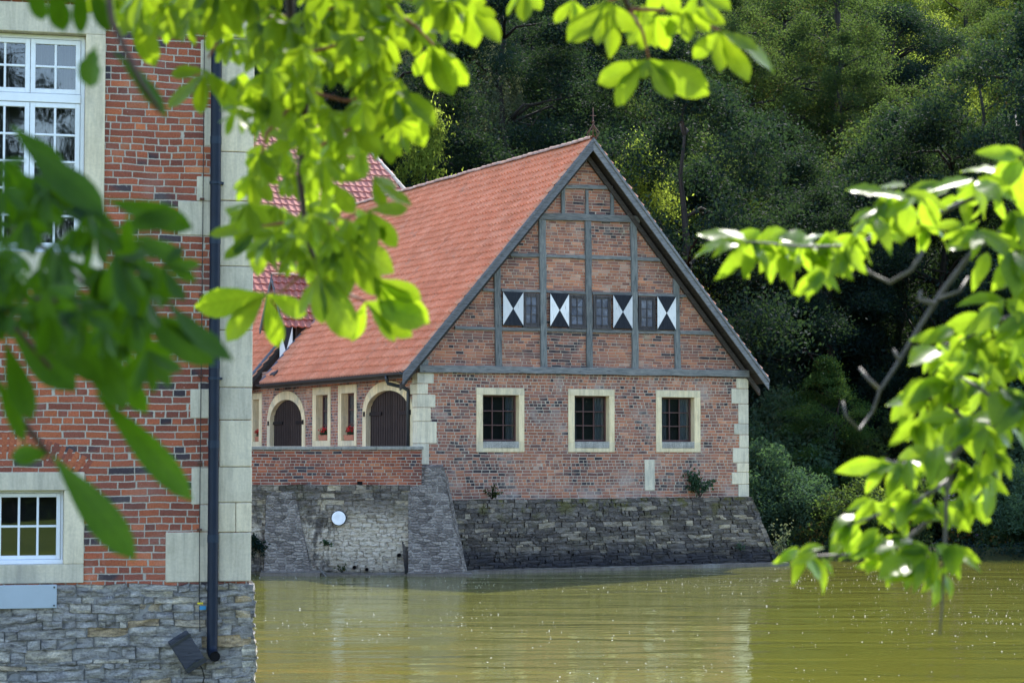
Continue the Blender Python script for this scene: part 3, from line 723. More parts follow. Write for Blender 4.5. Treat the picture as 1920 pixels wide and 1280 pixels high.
# roof
nl = Vector((-SL, 0, 1)).normalized(); dl = Vector((-1, 0, -SL)).normalized()
nr_ = Vector((SL, 0, 1)).normalized(); dr = Vector((1, 0, -SL)).normalized()
RL = math.hypot(5.75, 6.65); AP = Vector((5.2, -.40, 12.10))
mb = MB()
skip = lambda p: 11.28 < p.y < 12.72 and p.x < 1.6
pantiles(mb, AP, (0, 1, 0), dl, nl, 23.4, RL, .205, .30, skip)
roof = mb.build('roof', M['tile'], house, smooth=False)
mb = MB(); pantiles(mb, AP, (0, 1, 0), dr, nr_, 23.4, RL, .205, .30, None, sub=4); mb.build('roof_slope', M['tile'], roof)
mb = MB()                                       # under-roof boarding
for sg in (-1, 1):
    ex = 5.2 + sg * 5.72; o = .03
    for y0, y1 in (((-.36, 11.30), (11.30, 12.70), (12.70, 23)) if sg < 0 else ((-.36, 23),)):
        xa = ex if not (sg < 0 and y0 == 11.30) else 1.7
        p = [(xa, y, roof_z(xa) - o - h) for h in (.16, 0) for y in (y0, y1)] + [(5.2, y, 12.1 - o - h) for h in (.16, 0) for y in (y0, y1)]
        mb.face([p[0], p[1], p[5], p[4]]); mb.face([p[2], p[3], p[7], p[6]]); mb.face([p[0], p[1], p[3], p[2]]); mb.face([p[0], p[2], p[6], p[4]])
mb.build('soffit', M['soffit'], house)
mb = MB(); ridge_caps(mb, AP + Vector((0, -.04, .05)), (5.2, 23, 12.15), .13, .36); mb.build('ridge_tiles', M['ridge'], roof)
for sg in (-1, 1):                              # bargeboards on the gable
    mb = MB(); ex = 5.2 + sg * 5.82; ez = roof_z(ex) + .035; d = Vector((ex - 5.2, 0, ez - 12.14))
    for k in range(2):                          # board and a narrow cover strip
        h, t0, t1, lift = ((.30, -.44, -.39, 0), (.10, -.475, -.435, .02))[k]
        a = Vector((5.2, t0, 12.14 + lift)); b = a + d
        mb.prism([a, b, b + Vector((0, 0, -h)), a + Vector((0, 0, -h * 1.15))], (0, t1 - t0, 0))
    mb.build('bargeboard', M['barge'], house, recalc=True, bevel=.008)
    mb = MB(); a = Vector((5.2, -.09, 12.06 - .30)); b = a + d * .985                                  # rafter against the wall
    mb.prism([a, b, b + Vector((0, 0, -.17)), a + Vector((0, 0, -.19))], (0, .10, 0)); mb.build('verge_rafter', M['soffit'], house, recalc=True)
# finial
mb = MB(); A = Vector((5.2, -.42, 12.12))
mb.tube([A, A + Vector((0, 0, .9))], [.022, .010])
for k in range(4):
    a = k * math.pi / 2 + .5; c, s_ = math.cos(a), math.sin(a)
    mb.tube([A + Vector((c * r, s_ * r, z)) for r, z in ((.05, .02), (.17, .08), (.21, .17), (.12, .27), (.03, .38), (.0, .44))], .012, 6)
mb.tube([A + Vector((-.10, 0, .66)), A + Vector((.10, 0, .66))], .010, 6); mb.tube([A + Vector((0, 0, .47)), A + Vector((0, 0, .53))], [.05, .02], 8)
mb.build('finial', M['rust'], house, smooth=True)
# gutter and downpipe on the courtyard side
mb = MB(); gy = [-.42, 11.22, 12.78, 22]; gx, gz = -.66, 5.44
for y0, y1 in ((gy[0], gy[1]), (gy[2], gy[3])):
    ring = [(gx + .075 * math.cos(a), gz + .075 * math.sin(a)) for a in [math.pi + math.pi * k / 8 for k in range(9)]]
    for p, q in zip(ring, ring[1:]): mb.face([(p[0], y0, p[1]), (q[0], y0, q[1]), (q[0], y1, q[1]), (p[0], y1, p[1])])
    mb.face([(x, y0, z) for x, z in ring])
mb.build('gutter', M['gutter'], house)
mb = MB(); mb.tube([(-.66, .62, 5.38), (-.66, .62, 5.28), (-.62, .60, 5.16), (-.2, .52, 5.06), (-.07, .50, 4.98), (-.065, .50, 4.9), (-.065, .50, 2.35)], .05, 10); mb.build('downpipe', M['gutter'], house, smooth=True)
# arched doors
for i, d in enumerate(DOORS):
    oo, ii = arch_pts(d, 0.0), arch_pts(d, d[4])
    oo = [(d[0], 2.35)] + oo + [(d[1], 2.35)]; ii = [(d[0] + d[4], 2.35)] + ii + [(d[1] - d[4], 2.35)]
    mb = MB()
    for k in range(len(oo) - 1):
        a, b, c, e = oo[k], oo[k + 1], ii[k + 1], ii[k]
        mb.face([(-.025, *a), (-.025, *b), (-.025, *c), (-.025, *e)])
        mb.face([(-.025, *e), (-.025, *c), (.22, *c), (.22, *e)]); mb.face([(-.025, *a), (-.025, *b), (.02, *b), (.02, *a)])
    do = mb.build('arched_door', M['sand'], house)
    cx = (d[0] + d[1]) / 2
    for sg in (-1, 1):
        leaf = MB(); pts = [(u, z) for u, z in ii if (u - cx) * sg >= -1e-6]
        if sg > 0: poly = [(cx + .01, 2.35)] + pts[0:] if pts[0][1] < 2.4 else [(cx + .01, 2.35), (cx + .01, d[3] - d[4])] + pts
        else: poly = pts + [(cx - .01, d[3] - d[4]), (cx - .01, 2.35)]
        leaf.prism([(.12, u, z) for u, z in poly], (.06, 0, 0))
        nb = 9
        for k in range(nb):
            u = cx + sg * (d[1] - d[0] - 2 * d[4]) / 2 * (k + .5) / nb
            top = max(2.5, np.interp(u, [p[0] for p in ii[1:-1]], [p[1] for p in ii[1:-1]]))
            leaf.box(.105, .125, u - .012, u + .012, 2.36, top - .01)
        lo = leaf.build('door_leaf', M['dark_wood'], do, recalc=True)
        h = MB(); u0 = cx + sg * ((d[1] - d[0]) / 2 - d[4] + .12)
        h.box(.08, .118, min(u0, u0 - sg * 1.0), max(u0, u0 - sg * 1.0), d[2] - .05, d[2] + .05); h.box(-.05, .1, u0 - .05, u0 + .05, d[2] - .07, d[2] + .07)
        h.build('strap_hinge', M['iron'], lo)
# courtyard windows
BOXES = []
for i, w in enumerate(SW):
    mb = MB(); surround(mb, side, w[:4], w[4:], -.022, .28); so = mb.build('window', M['sand'], house, bevel=.008)
    f = MB(); grid_frame(f, side, w[4], w[5], w[6], w[7], .20, .25, 2, 3, .06, .035); f.build('window_frame', M['red_frame'], so)
    p = MB(); p.face([(.23, w[4], w[6]), (.23, w[5], w[6]), (.23, w[5], w[7]), (.23, w[4], w[7])]); p.build('pane', M['glass'], so)
    BOXES.append((w[4], w[5], w[6]))
# dormer with a loading hatch
dm = MB(); y0, y1 = 11.25, 12.75; ym = 12.0; zt = 7.40; za = 9.0
ptr = lambda z: (z - 5.45) / SL - .55           # x where the main roof has height z
FX = .65
dm.face([(FX, y0, 5.55), (FX, y0, zt), (ptr(zt) + .1, y0, zt)]); dm.face([(FX, y1, 5.55), (FX, y1, zt), (ptr(zt) + .1, y1, zt)])
dm.face([(-.3, y0, 5.30), (FX, y0, 5.55), (FX, y0, 6.84), (-.3, y0, 5.72)]); dm.face([(-.3, y1, 5.30), (FX, y1, 5.55), (FX, y1, 6.84), (-.3, y1, 5.72)])
dm.face([(FX, y0, 5.55), (FX, y1, 5.55), (FX, y1, zt), (FX, ym, za - .2), (FX, y0, zt)]); dm.face([(-.45, y0, 5.42), (-.45, y1, 5.42), (FX, y1, 5.55), (FX, y0, 5.55)])
for k in range(7):
    y = y0 + (y1 - y0) * (k + .5) / 7; dm.box(FX - .015, FX + .002, y - .012, y + .012, 5.6, 8.0 if 1 < k < 5 else 7.5)
    x = .75 + k * .16; z = roof_z(x) + .05
    if z < zt: dm.box(x - .012, x + .012, y0 - .016, y0 + .002, z, zt)
dorm = dm.build('dormer', M['dark_wood'], house)
for sg in (-1, 1):
    ey = ym + sg * 1.13; ez = 7.28; dd = Vector((0, ey - ym, ez - za)); L = dd.length; dd.normalize(); nn = Vector((0, sg * abs(dd.z), abs(dd.y)))
    t = MB(); top = Vector((.05, ym, za))
    cl = lambda s, dd=dd: (0, ptr(za + dd.z * s) - .05 + .12)
    pantiles(t, top, (1, 0, 0), dd, nn, 3.6, L, .225, .29, None, cl, amp=.03)
    t.build('dormer_roof', M['tile_old'], dorm)
    t = MB(); a = top + nn * -.03; b = a + dd * L
    t.prism([a + Vector((-.02, 0, .05)), b + Vector((-.02, 0, .05)), b + Vector((-.02, 0, -.10)), a + Vector((-.02, 0, -.12))], (.05, 0, 0))
    t.build('dormer_bargeboard', M['barge'], dorm, recalc=True)
    t = MB(); q = [Vector((ptr(z) - .02, ym + sg * (.80 if z < zt else (za - z) / (za - ez) * 1.13 + .0), z + .06)) for z in (5.42, 6.1, 6.8, 7.3)]
    t.tube(q, .055, 6); q2 = [Vector((ptr(z), ym + sg * (za - z) / (za - ez) * 1.13, z + .06)) for z in (7.3, 8.1, 8.9)]; t.tube(q2, .05, 6)
    t.build('valley_flashing', M['lead'], dorm)
t = MB(); ridge_caps(t, (.03, ym, za + .05), (2.7, ym, za + .05), .10, .34, 2); t.build('dormer_ridge', M['ridge'], dorm)
shutter(side, 11.36, 12.56, 5.72, 7.34, dorm, FX - .10)
# stone plinth standing in the water
mb = MB(); bo = .72
stones(mb, front, -.3, WID + .06, -.45, 1.985, -.06, 21, -.72, .05, .15)
nf = len(mb.v)
stones(mb, lambda u, w: (WID + .0 - w, u), -.10, 7.0, -.45, 1.985, -.06, 22, -.72, .05, .15)
mb.v = [(x + (.78 * (1.985 - z) / 2.43 * max(0, min(1, (x - 3) / 7.6)) if q < nf else 0), y - (.72 * (1.985 - z) / 2.43 * max(0, 1 - y / 3) if q >= nf else 0), z) for q, (x, y, z) in enumerate(mb.v)]
pln = mb.build('stone_plinth', M['plinth_stone'], house, smooth=True)
mb = MB(); e_ = -.004
mb.rough((-.6, -bo + e_, -.6), (WID + bo - e_, -bo + e_, -.6), (WID + .02, -.05 + e_, 1.98), (-.6, -.05 + e_, 1.98), 60, 16, .012, (0, -1, .3), 3.4, 1)
mb.rough((WID + bo - e_, -bo + e_, -.6), (WID + bo + .1, 12, -.6), (WID + .0, 12, 1.98), (WID + .02, -.05 + e_, 1.98), 40, 16, .012, (1, 0, .3), 3.4, 2)
mb.rough((-.6, -.10, 1.975), (WID + .06, -.10, 1.975), (WID + .06, .25, 1.99), (-.6, .25, 1.99), 120, 3, .02, (0, 0, 1), 4, 3)
mb.rough((WID - .05, -.1, 1.972), (WID + .08, -.1, 1.972), (WID + .08, 12, 1.985), (WID - .05, 12, 1.985), 3, 60, .02, (0, 0, 1), 4, 3)
mb.build('mortar_core', M['core'], pln)
mb = MB(); mb.rough((-.5, -bo - .16, -.3), (WID + bo + .2, -bo - .16, -.3), (WID + bo + .15, -bo - .12, .085), (-.5, -bo - .12, .085), 80, 3, .03, (0, -1, 0), 1.5, 4)
mb.rough((-.5, -bo - .12, .085), (WID + bo + .15, -bo - .12, .085), (WID + bo - .05, -bo + .25, .13), (-.5, -bo + .25, .13), 80, 3, .02, (0, 0, 1), 2, 5)
mb.rough((WID + bo + .2, -bo - .16, -.3), (WID + bo + .5, 12, -.3), (WID + bo + .4, 12, .15), (WID + bo + .15, -bo - .12, .13), 40, 3, .03, (1, 0, 0), 2, 6)
mb.build('waterline_ledge', M['ledge'], house, smooth=True)
mb = MB()
b4 = [(-2.76, 56.95, -.5), (-1.18, 56.95, -.5), (-1.87, 57.72, 2.88), (-2.80, 57.72, 2.88)]
mb.rough(*b4, 16, 36, .025, (0, -1, .2), 3, 7)
mb.rough((-1.18, 56.95, -.5), (-1.0, 58.6, -.5), (-1.85, 58.5, 2.9), (-1.87, 57.72, 2.88), 10, 30, .025, (1, 0, 0), 3, 8)
mb.rough((-2.76, 58.2, -.5), (-2.76, 56.95, -.5), (-2.80, 57.72, 2.88), (-2.80, 58.2, 2.95), 10, 30, .015, (-1, 0, 0), 3, 9)
mb.rough((-2.80, 57.72, 2.88), (-1.87, 57.72, 2.88), (-1.87, 58.6, 2.98), (-2.80, 58.1, 2.98), 12, 6, .02, (0, 0, 1), 3, 9)
mb.build('buttress', M['butt_rubble'], house, smooth=True, xf=HI)
mb = MB(); mb.rough((-2.78, 56.74, -.3), (-1.0, 56.74, -.3), (-1.05, 56.78, .07), (-2.78, 56.78, .07), 20, 3, .03, (0, -1, 0), 2, 3)
mb.rough((-2.78, 56.78, .07), (-1.05, 56.78, .07), (-1.1, 57.2, .10), (-2.78, 57.2, .10), 20, 3, .02, (0, 0, 1), 2, 4)
mb.build('waterline_ledge', M['ledge'], house, smooth=True, xf=HI)

# ------------------------------------------------------------------ cross wing behind
wing = tag(empty('tall_roofed_wing', tuple(HM @ Vector((-4, 26, 2.35))), R(YAW)), 'taller wing with plum red hipped tile roof behind the timbered house', 'building')
WM = Matrix.Translation(HM @ Vector((-4, 26, 2.35))) @ Matrix.Rotation(R(YAW), 4, 'Z')
WL = 12.0; zr = 14.25; ks = math.tan(R(48)); drop = 11.0; ln = math.hypot(drop, drop / ks)
mb = MB(); dw = Vector((0, -1 / ks, -1)).normalized(); nw = Vector((0, -1, 1 / ks)).normalized()
pantiles(mb, (-14, 0, zr), (1, 0, 0), dw, nw, 33, ln, .26, .34, None, lambda s: (-99, 14 + WL + s * abs(dw.z) * .49), amp=.017, step=.035)
wr = mb.build('roof', M['tile_old'], wing)
mb = MB(); X1 = WL + drop * .49; Y1 = -drop / ks; zb = zr - drop
mb.face([(WL, 0, zr - .1), (X1, Y1, zb - .1), (X1, -Y1, zb - .1)]); mb.face([(-14, 0, zr), (WL, 0, zr), (X1, -Y1, zb), (-14, -Y1, zb)])
mb.face([(-14, 0, zr - .12), (WL, 0, zr - .12), (X1, Y1, zb - .12), (-14, Y1, zb - .12)])
mb.build('hip_slope', M['tile_old'], wr)
mb = MB(); ridge_caps(mb, (-14, 0, zr + .05), (WL, 0, zr + .05), .13, .4, 4); ridge_caps(mb, (WL, 0, zr + .05), (X1, Y1, zb + .05), .11, .4, 5); mb.build('ridge_tiles', M['mortar'], wr)
mb = MB()
for a, b in (((-14, Y1 + .5), (X1 - .5, Y1 + .5)), ((X1 - .5, Y1 + .5), (X1 - .5, -Y1 - .5)), ((X1 - .5, -Y1 - .5), (-14, -Y1 - .5))):
    mb.face([(*a, -2), (*b, -2), (*b, zb + .3), (*a, zb + .3)])
mb.build('wall', M['side_brick'], wing)

# ------------------------------------------------------------------ terrace wall on the moat
TY = 57.60
ter = tag(empty('terrace_wall', (-7.5, TY, 0)), 'brick parapet on a whitewash streaked rubble wall left of the buttress', 'wall')
TI = Matrix.Translation((7.5, -TY, 0))
mb = MB(); mb.box(-16, -2.44, TY, TY + .36, 2.38, 3.35); mb.build('brick_parapet', M['terrace_brick'], ter, xf=TI)
mb = MB(); xs = list(np.arange(-16, -2.5, .95)) + [-2.40]
for a, b in zip(xs, xs[1:]): mb.box(a + .003, b - .003, TY - .05, TY + .42, 3.352, 3.445)
mb.build('coping', M['coping'], ter, bevel=.012, xf=TI)
mb = MB()
stones(mb, lambda u, w: (u, TY + w), -9.5, -2.74, -.45, 2.40, -.03, 23, -.20, .05, .16)
rw = mb.build('rubble_wall', M['terrace_stone'], ter, smooth=True, xf=TI)
mb = MB(); mb.rough((-16, TY - .22, -.6), (-2.74, TY - .22, -.6), (-2.74, TY - .008, 2.395), (-16, TY - .008, 2.395), 80, 16, .012, (0, -1, 0), 3, 11)
mb.rough((-16, TY - .05, 2.386), (-2.74, TY - .05, 2.386), (-2.74, TY + .3, 2.381), (-16, TY + .3, 2.381), 60, 1, .006, (0, 0, 1), 2.5, 11); mb.build('mortar_core', M['core_t'], rw, xf=TI)
mb = MB()
mb.rough((-6.62, TY - .55, -.5), (-5.22, TY - .55, -.5), (-5.85, TY - .05, 2.22), (-6.62, TY - .05, 2.22), 20, 30, .03, (0, -1, 0), 3, 12)
mb.rough((-5.22, TY - .55, -.5), (-5.18, TY, -.5), (-5.85, TY, 2.22), (-5.85, TY - .05, 2.22), 6, 30, .02, (1, 0, 0), 3, 13)
mb.rough((-6.62, TY, -.5), (-6.62, TY - .55, -.5), (-6.62, TY - .05, 2.22), (-6.62, TY, 2.22), 6, 30, .02, (-1, 0, 0), 3, 14)
mb.build('wall_pier', M['butt_rubble'], ter, smooth=True, xf=TI)
mb = MB(); mb.rough((-6.7, TY - .72, -.3), (-5.1, TY - .72, -.3), (-5.1, TY - .66, .09), (-6.7, TY - .66, .09), 16, 2, .03, (0, -1, 0), 3, 15)
mb.rough((-6.7, TY - .66, .09), (-5.1, TY - .66, .09), (-5.1, TY - .3, .14), (-6.7, TY - .3, .14), 16, 2, .02, (0, 0, 1), 3, 15)
mb.rough((-5.1, TY - .42, -.3), (-2.74, TY - .42, -.3), (-2.74, TY - .36, .04), (-5.1, TY - .36, .04), 20, 2, .04, (0, -1, 0), 3, 16)
mb.rough((-5.1, TY - .36, .04), (-2.74, TY - .36, .04), (-2.74, TY - .1, .10), (-5.1, TY - .1, .10), 20, 2, .03, (0, 0, 1), 3, 16)
mb.build('waterline_ledge', M['ledge'], ter, smooth=True, xf=TI)
for x, z, r, m in ((-4.22, .21, .055, 'rust'), (-3.89, .155, .05, 'rust'), (-3.03, .53, .055, 'void')):
    mb = MB(); yy = TY - .20 - .02
    n = 14; c = Vector((x, yy, z))
    mb.tube([c + Vector((0, -.06, 0)), c + Vector((0, .1, 0))], r, n, False); mb.tube([c + Vector((0, -.06, 0)), c + Vector((0, .1, 0))], r * .8, n, False)
    o = mb.build('drain_pipe', M[m], ter, xf=TI)
    mb = MB(); mb.disc(c + Vector((0, -.03, 0)), r * .8, (1, 0, 0), (0, 0, 1)); mb.build('pipe_mouth', M['void'], o, xf=TI)
mb = MB(); mb.box(-4.17, -4.03, TY - .012, TY + .1, 2.38, 2.50); mb.build('drain_outlet', M['void'], ter, xf=TI)

# round blank disc
disc = MB(); c = Vector((-4.65, TY - .19, 1.525))
for y, r in ((0, .187),):
    n = 28
    pr = [(math.cos(2 * math.pi * k / n), math.sin(2 * math.pi * k / n)) for k in range(n)]
    disc.prism([c + Vector((x * r, -.035, z * r)) for x, z in pr], (0, .025, 0))
o = disc.build('round_sign', M['white_sign'], None, recalc=True, bevel=.006)
tag(o, 'blank white round disc fixed to the dark rubble terrace wall', 'sign')
d2 = MB(); d2.prism([c + Vector((x * .205, -.012, z * .205)) for x, z in pr], (0, .10, 0)); d2.build('sign_rim', M['iron'], o, recalc=True)

# flower boxes on the courtyard sills
BL = ['flower box of red geraniums on the window beside the smaller arched door', 'flower box of red geraniums on the window beside the larger arched door', 'flower box of red geraniums at the far left courtyard window by the manor corner']
def leaf_cloud(mb, c, rad, n, size, rs, flat=1.0, up=.4):
    for _ in range(n):
        v = Vector((rs.gauss(0, 1), rs.gauss(0, 1), rs.gauss(0, 1))).normalized() * (rs.random() ** .5)
        p = Vector(c) + Vector((v.x * rad[0], v.y * rad[1], v.z * rad[2]))
        nn = Vector((rs.gauss(0, 1), rs.gauss(0, 1), rs.gauss(0, 1) + up)).normalized()
        a = nn.cross(Vector((rs.gauss(0, 1), rs.gauss(0, 1), rs.gauss(0, 1)))).normalized(); b = nn.cross(a); s = size * rs.uniform(.6, 1.3)
        mb.face([p - a * s, p + b * s * .55, p + a * s, p - b * s * .55])
for (a, b, z), lab in zip([BOXES[1], BOXES[2], BOXES[0]], BL):
    u0, u1 = a + .12, b - .10; loc = HM @ Vector((.10, (u0 + u1) / 2, z))
    fb = tag(empty('flower_box', loc, R(YAW)), lab, 'flower box', 'geranium boxes on the courtyard windows'); L = (u1 - u0) / 2; rs_ = random.Random(int(a * 10))
    mb = MB(); mb.hexa([(x, y, zz_) for zz_, k in ((.005, .85), (.17, 1)) for y in (-L * k, L * k) for x in (-.09 * k, .09 * k)]); mb.build('planter', M['terracotta'], fb, bevel=.01)
    mb = MB(); leaf_cloud(mb, (0, 0, .24), (.13, L, .12), 150, .035, rs_); mb.build('leaves', M['lf_shrub'], fb)
    mb = MB(); leaf_cloud(mb, (-.04, 0, .33), (.13, L * .95, .09), 120, .028, rs_); mb.build('blossoms', M['red_petal'], fb)

# pigeon on the eave
bp = Vector((-.42, 10.35, 5.45 + (.13) * SL + .07)); bl = HM @ bp
bird = tag(empty('pigeon', bl, R(YAW - 60)), 'dark pigeon sitting on the red tiles just right of the dormer foot', 'bird')
me = bpy.data.meshes.new('bird_skeleton'); pts = [((-.20, 0, .05), .018), ((-.10, 0, .085), .045), ((0, 0, .10), .062), ((.075, 0, .125), .050), ((.105, 0, .165), .030), ((.125, 0, .195), .030), ((.165, 0, .19), .008), ((0, .03, .04), .014), ((.01, .03, .0), .008), ((0, -.03, .04), .014), ((.01, -.03, .0), .008)]
ed = [(2, 1), (1, 0), (2, 3), (3, 4), (4, 5), (5, 6), (2, 7), (7, 8), (2, 9), (9, 10)]
me.from_pydata([p for p, _ in pts], ed, []); ob = bpy.data.objects.new('body', me); COL.objects.link(ob); ob.parent = bird; me.materials.append(M['bird'])
sk = ob.modifiers.new('skin', 'SKIN'); sk.use_smooth_shade = True
for i, (_, r) in enumerate(pts): me.skin_vertices[0].data[i].radius = (r, r)
me.skin_vertices[0].data[2].use_root = True
ob.modifiers.new('sub', 'SUBSURF').levels = 1; ob.modifiers['sub'].render_levels = 2

# ------------------------------------------------------------------ brick manor on the left
MAN = (-3.075, 25.0, 0.0)
man = tag(empty('brick_manor', MAN, R(14)), 'near brick manor at the left with sandstone corner, white windows and rubble base', 'house')
MM = Matrix.Translation(MAN) @ Matrix.Rotation(R(14), 4, 'Z')
ZT = 10.6
UW = (-3.36, -1.70, 5.16, 8.44); UI = (-3.17, -1.925, 5.56, 8.10)       # upper window: outer, inner
LW = (-3.7, -1.89, 1.775, 3.04); LI = (-3.5, -2.118, 1.99, 2.83)
mb = MB()
holed(mb, front, -7, 0, 1.70, ZT, [(UI[0] - .01, UI[1] + .01, UI[2] - .01, UI[3] + .01), (LI[0] - .01, LI[1] + .01, LI[2] - .01, LI[3] + .01)], .34)
mb.face([(0, 0, 1.7), (0, 11, 1.7), (0, 11, ZT), (0, 0, ZT)]); mb.face([(-7, 0, 1.7), (-7, 11, 1.7), (-7, 11, ZT), (-7, 0, ZT)]); mb.face([(-7, 11, 1.7), (0, 11, 1.7), (0, 11, ZT), (-7, 11, ZT)])
mb.build('brick_wall', M['manor_brick'], man)
mb = MB(); mb.prism([(-7.4, -.35, ZT), (.35, -.35, ZT), (.35, 11.3, ZT), (-7.4, 11.3, ZT)], (0, 0, .2))
mb.face([(-7.4, -.35, ZT + .2), (.35, -.35, ZT + .2), (-1.6, 5.5, ZT + 5), (-5.5, 5.5, ZT + 5)]); mb.face([(.35, -.35, ZT + .2), (.35, 11.3, ZT + .2), (-1.6, 5.5, ZT + 5)])
mb.face([(.35, 11.3, ZT + .2), (-7.4, 11.3, ZT + .2), (-5.5, 5.5, ZT + 5), (-1.6, 5.5, ZT + 5)]); mb.face([(-7.4, -.35, ZT + .2), (-7.4, 11.3, ZT + .2), (-5.5, 5.5, ZT + 5)])
mb.build('roof', M['tile_old'], man)
# pilaster: blocks wrap the corner
zs = [1.765, 2.335, 2.68, 3.095, 3.64, 4.02, 4.69, 5.44, 6.21, 6.785, 7.40]
mb = MB(); rs = random.Random(8)
for k, (a, b) in enumerate(zip(zs, zs[1:])):
    j = rs.uniform(-.006, .006)
    if k == 1: mb.box(-.36, -.16, -.035 + j, .1, a + .003, b - .003); mb.box(-.155, .028, -.035, .5, a + .003, b - .003)
    else: mb.box(-.36 + rs.uniform(-.01, .01), .028 + j, -.035 + j, .45 if k % 2 else .7, a + .003, b - .003)
for k in range(5): mb.box(-.36, .028, -.035, .5, 7.55 + k * .6, 8.14 + k * .6)
mb.build('corner_pilaster', M['sand_m'], man, bevel=.012)
for (a, b, c, d) in [(-.635, -.37, 6.20, 6.49), (-.85, -.37, 5.795, 6.195), (-.69, -.37, 3.66, 4.0), (-.67, -.37, 2.66, 3.085), (-.568, -.37, 2.345, 2.655), (-.96, -.37, 1.765, 2.34), (-.56, -.37, 4.93, 5.15), (-.55, -.37, 6.85, 7.30), (-.60, -.37, 7.6, 8.1)]:
    mb = MB(); mb.box(a, b, -.010 - .004 * math.sin(a * 50), .1, c, d); mb.build('quoin_block', M['sand_m'], man, bevel=.010)
mb = MB(); mb.box(-7, .05, -.07, .05, 8.47, 8.56); mb.box(-7, .07, -.11, .05, 8.562, 8.66); mb.build('string_course', M['coping'], man, bevel=.012)
# windows
def glazed(parent, u0, u1, z0, z1, w, cols, rows, fr=.055, br=.026, nm='casement'):
    f = MB(); grid_frame(f, front, u0, u1, z0, z1, w, w + .05, cols, rows, fr, br)
    o = f.build(nm, M['white_paint'], parent, bevel=.005)
    p = MB(); p.face([(u0 + .01, w + .028, z0), (u1 - .01, w + .028, z0), (u1 - .01, w + .028, z1), (u0 + .01, w + .028, z1)]); p.build('pane', M['pane'], o)
mb = MB(); surround(mb, front, UW, UI, -.028, .12)
uwin = mb.build('window', M['sand_m'], man, bevel=.01)
f = MB(); w = .13
f.box(UI[0], UI[0] + .05, w, w + .09, UI[2], UI[3]); f.box(UI[1] - .05, UI[1], w, w + .09, UI[2], UI[3])
f.box(UI[0] + .05, UI[1] - .05, w, w + .09, UI[3] - .05, UI[3]); f.box(UI[0] + .05, UI[1] - .05, w, w + .09, UI[2], UI[2] + .06)
f.box(UI[0] + .05, UI[1] - .05, w - .025, w + .09, 7.31, 7.41); f.box(UI[0] - .0, UI[1], w - .05, w - .001, UI[2] - .0, UI[2] + .035)
f.build('window_frame', M['white_paint'], uwin, bevel=.006)
um = (UI[0] + UI[1]) / 2
for (z0, z1, rows) in ((5.625, 7.305, 5), (7.415, 8.045, 2)):
    glazed(uwin, UI[0] + .053, um - .003, z0, z1, w - .012, 2, rows); glazed(uwin, um + .003, UI[1] - .053, z0, z1, w - .012, 2, rows)
mb = MB(); n = 60
for k in range(n):                                  # gathered curtain behind the glass
    x0 = UI[0] + (UI[1] - UI[0]) * k / n; x1 = UI[0] + (UI[1] - UI[0]) * (k + 1) / n
    if .30 < k / n < .46: continue
    q = lambda x: .42 + .03 * math.sin(x * 52) + .015 * math.sin(x * 131)
    mb.face([(x0, q(x0), UI[2]), (x1, q(x1), UI[2]), (x1, q(x1), UI[3]), (x0, q(x0), UI[3])])
mb.build('curtain', M['curtain'], uwin)
mb = MB(); mb.box(UI[0] - .3, UI[1] + .3, .5, 3, UI[2] - .3, UI[3] + .3); mb.build('room', M['room'], uwin)
mb = MB(); surround(mb, front, LW, LI, -.028, .12)
lwin = mb.build('window', M['sand_m'], man, bevel=.01)
f = MB(); f.box(LI[0], LI[1], w - .06, w + .04, LI[2], LI[2] + .05); f.box(LI[1] - .03, LI[1], w, w + .08, LI[2] + .05, LI[3]); f.box(LI[0], LI[1] - .03, w, w + .08, LI[3] - .03, LI[3])
f.build('window_frame', M['white_paint'], lwin, bevel=.006)
glazed(lwin, LI[0], LI[1] - .033, LI[2] + .052, LI[3] - .033, w - .012, 6, 2, .045, .026)
mb = MB(); mb.box(LI[0] - .3, LI[1] + .3, .36, 2.5, LI[2] - .3, LI[3] + .3); mb.build('room', M['room'], lwin)
# segmental brick arch above the lower window
mb = MB(); ca, cz, r0, r1 = -2.83, 1.62, 1.62, 1.86
n = 26
for k in range(n):
    a0 = math.pi / 2 - .60 + 1.2 * k / n + .006; a1 = math.pi / 2 - .60 + 1.2 * (k + 1) / n - .006
    P4 = [(ca + r * math.cos(a), -.003 + .002 * math.sin(k * 5), cz + r * math.sin(a)) for r, a in ((r0, a0), (r0, a1), (r1, a1), (r1, a0))]
    mb.prism(P4, (0, .05, 0))
t = NT('arch_brick'); ri = t.n('ShaderNodeNewGeometry').outputs['Random Per Island']
c = t.ramp(ri, [(p, q) for p, q in PALM]); fn = t.noise(t.obj(), 40, 4)
M['arch_brick'] = t.done(t.principled(t.mix(1.0, c, t.ramp(fn, [(.25, (.6,) * 3), (.75, (1.25,) * 3)]), 'MULTIPLY'), .9, t.bump(fn, .006, 1.0), .2))
mb.build('brick_arch', M['arch_brick'], man, recalc=True, bevel=.008)
mb = MB(); mb.box(-3.4, -2.19, -.115, -.095, 1.50, 1.765); po = mb.build('plaque', M['plaque'], man, bevel=.006)
for x, z in ((-2.22, 1.53), (-2.22, 1.735), (-3.37, 1.53), (-3.37, 1.735)): mb = MB(); mb.tube([(x, -.125, z), (x, -.112, z)], .010, 8); mb.build('screw', M['iron'], po)
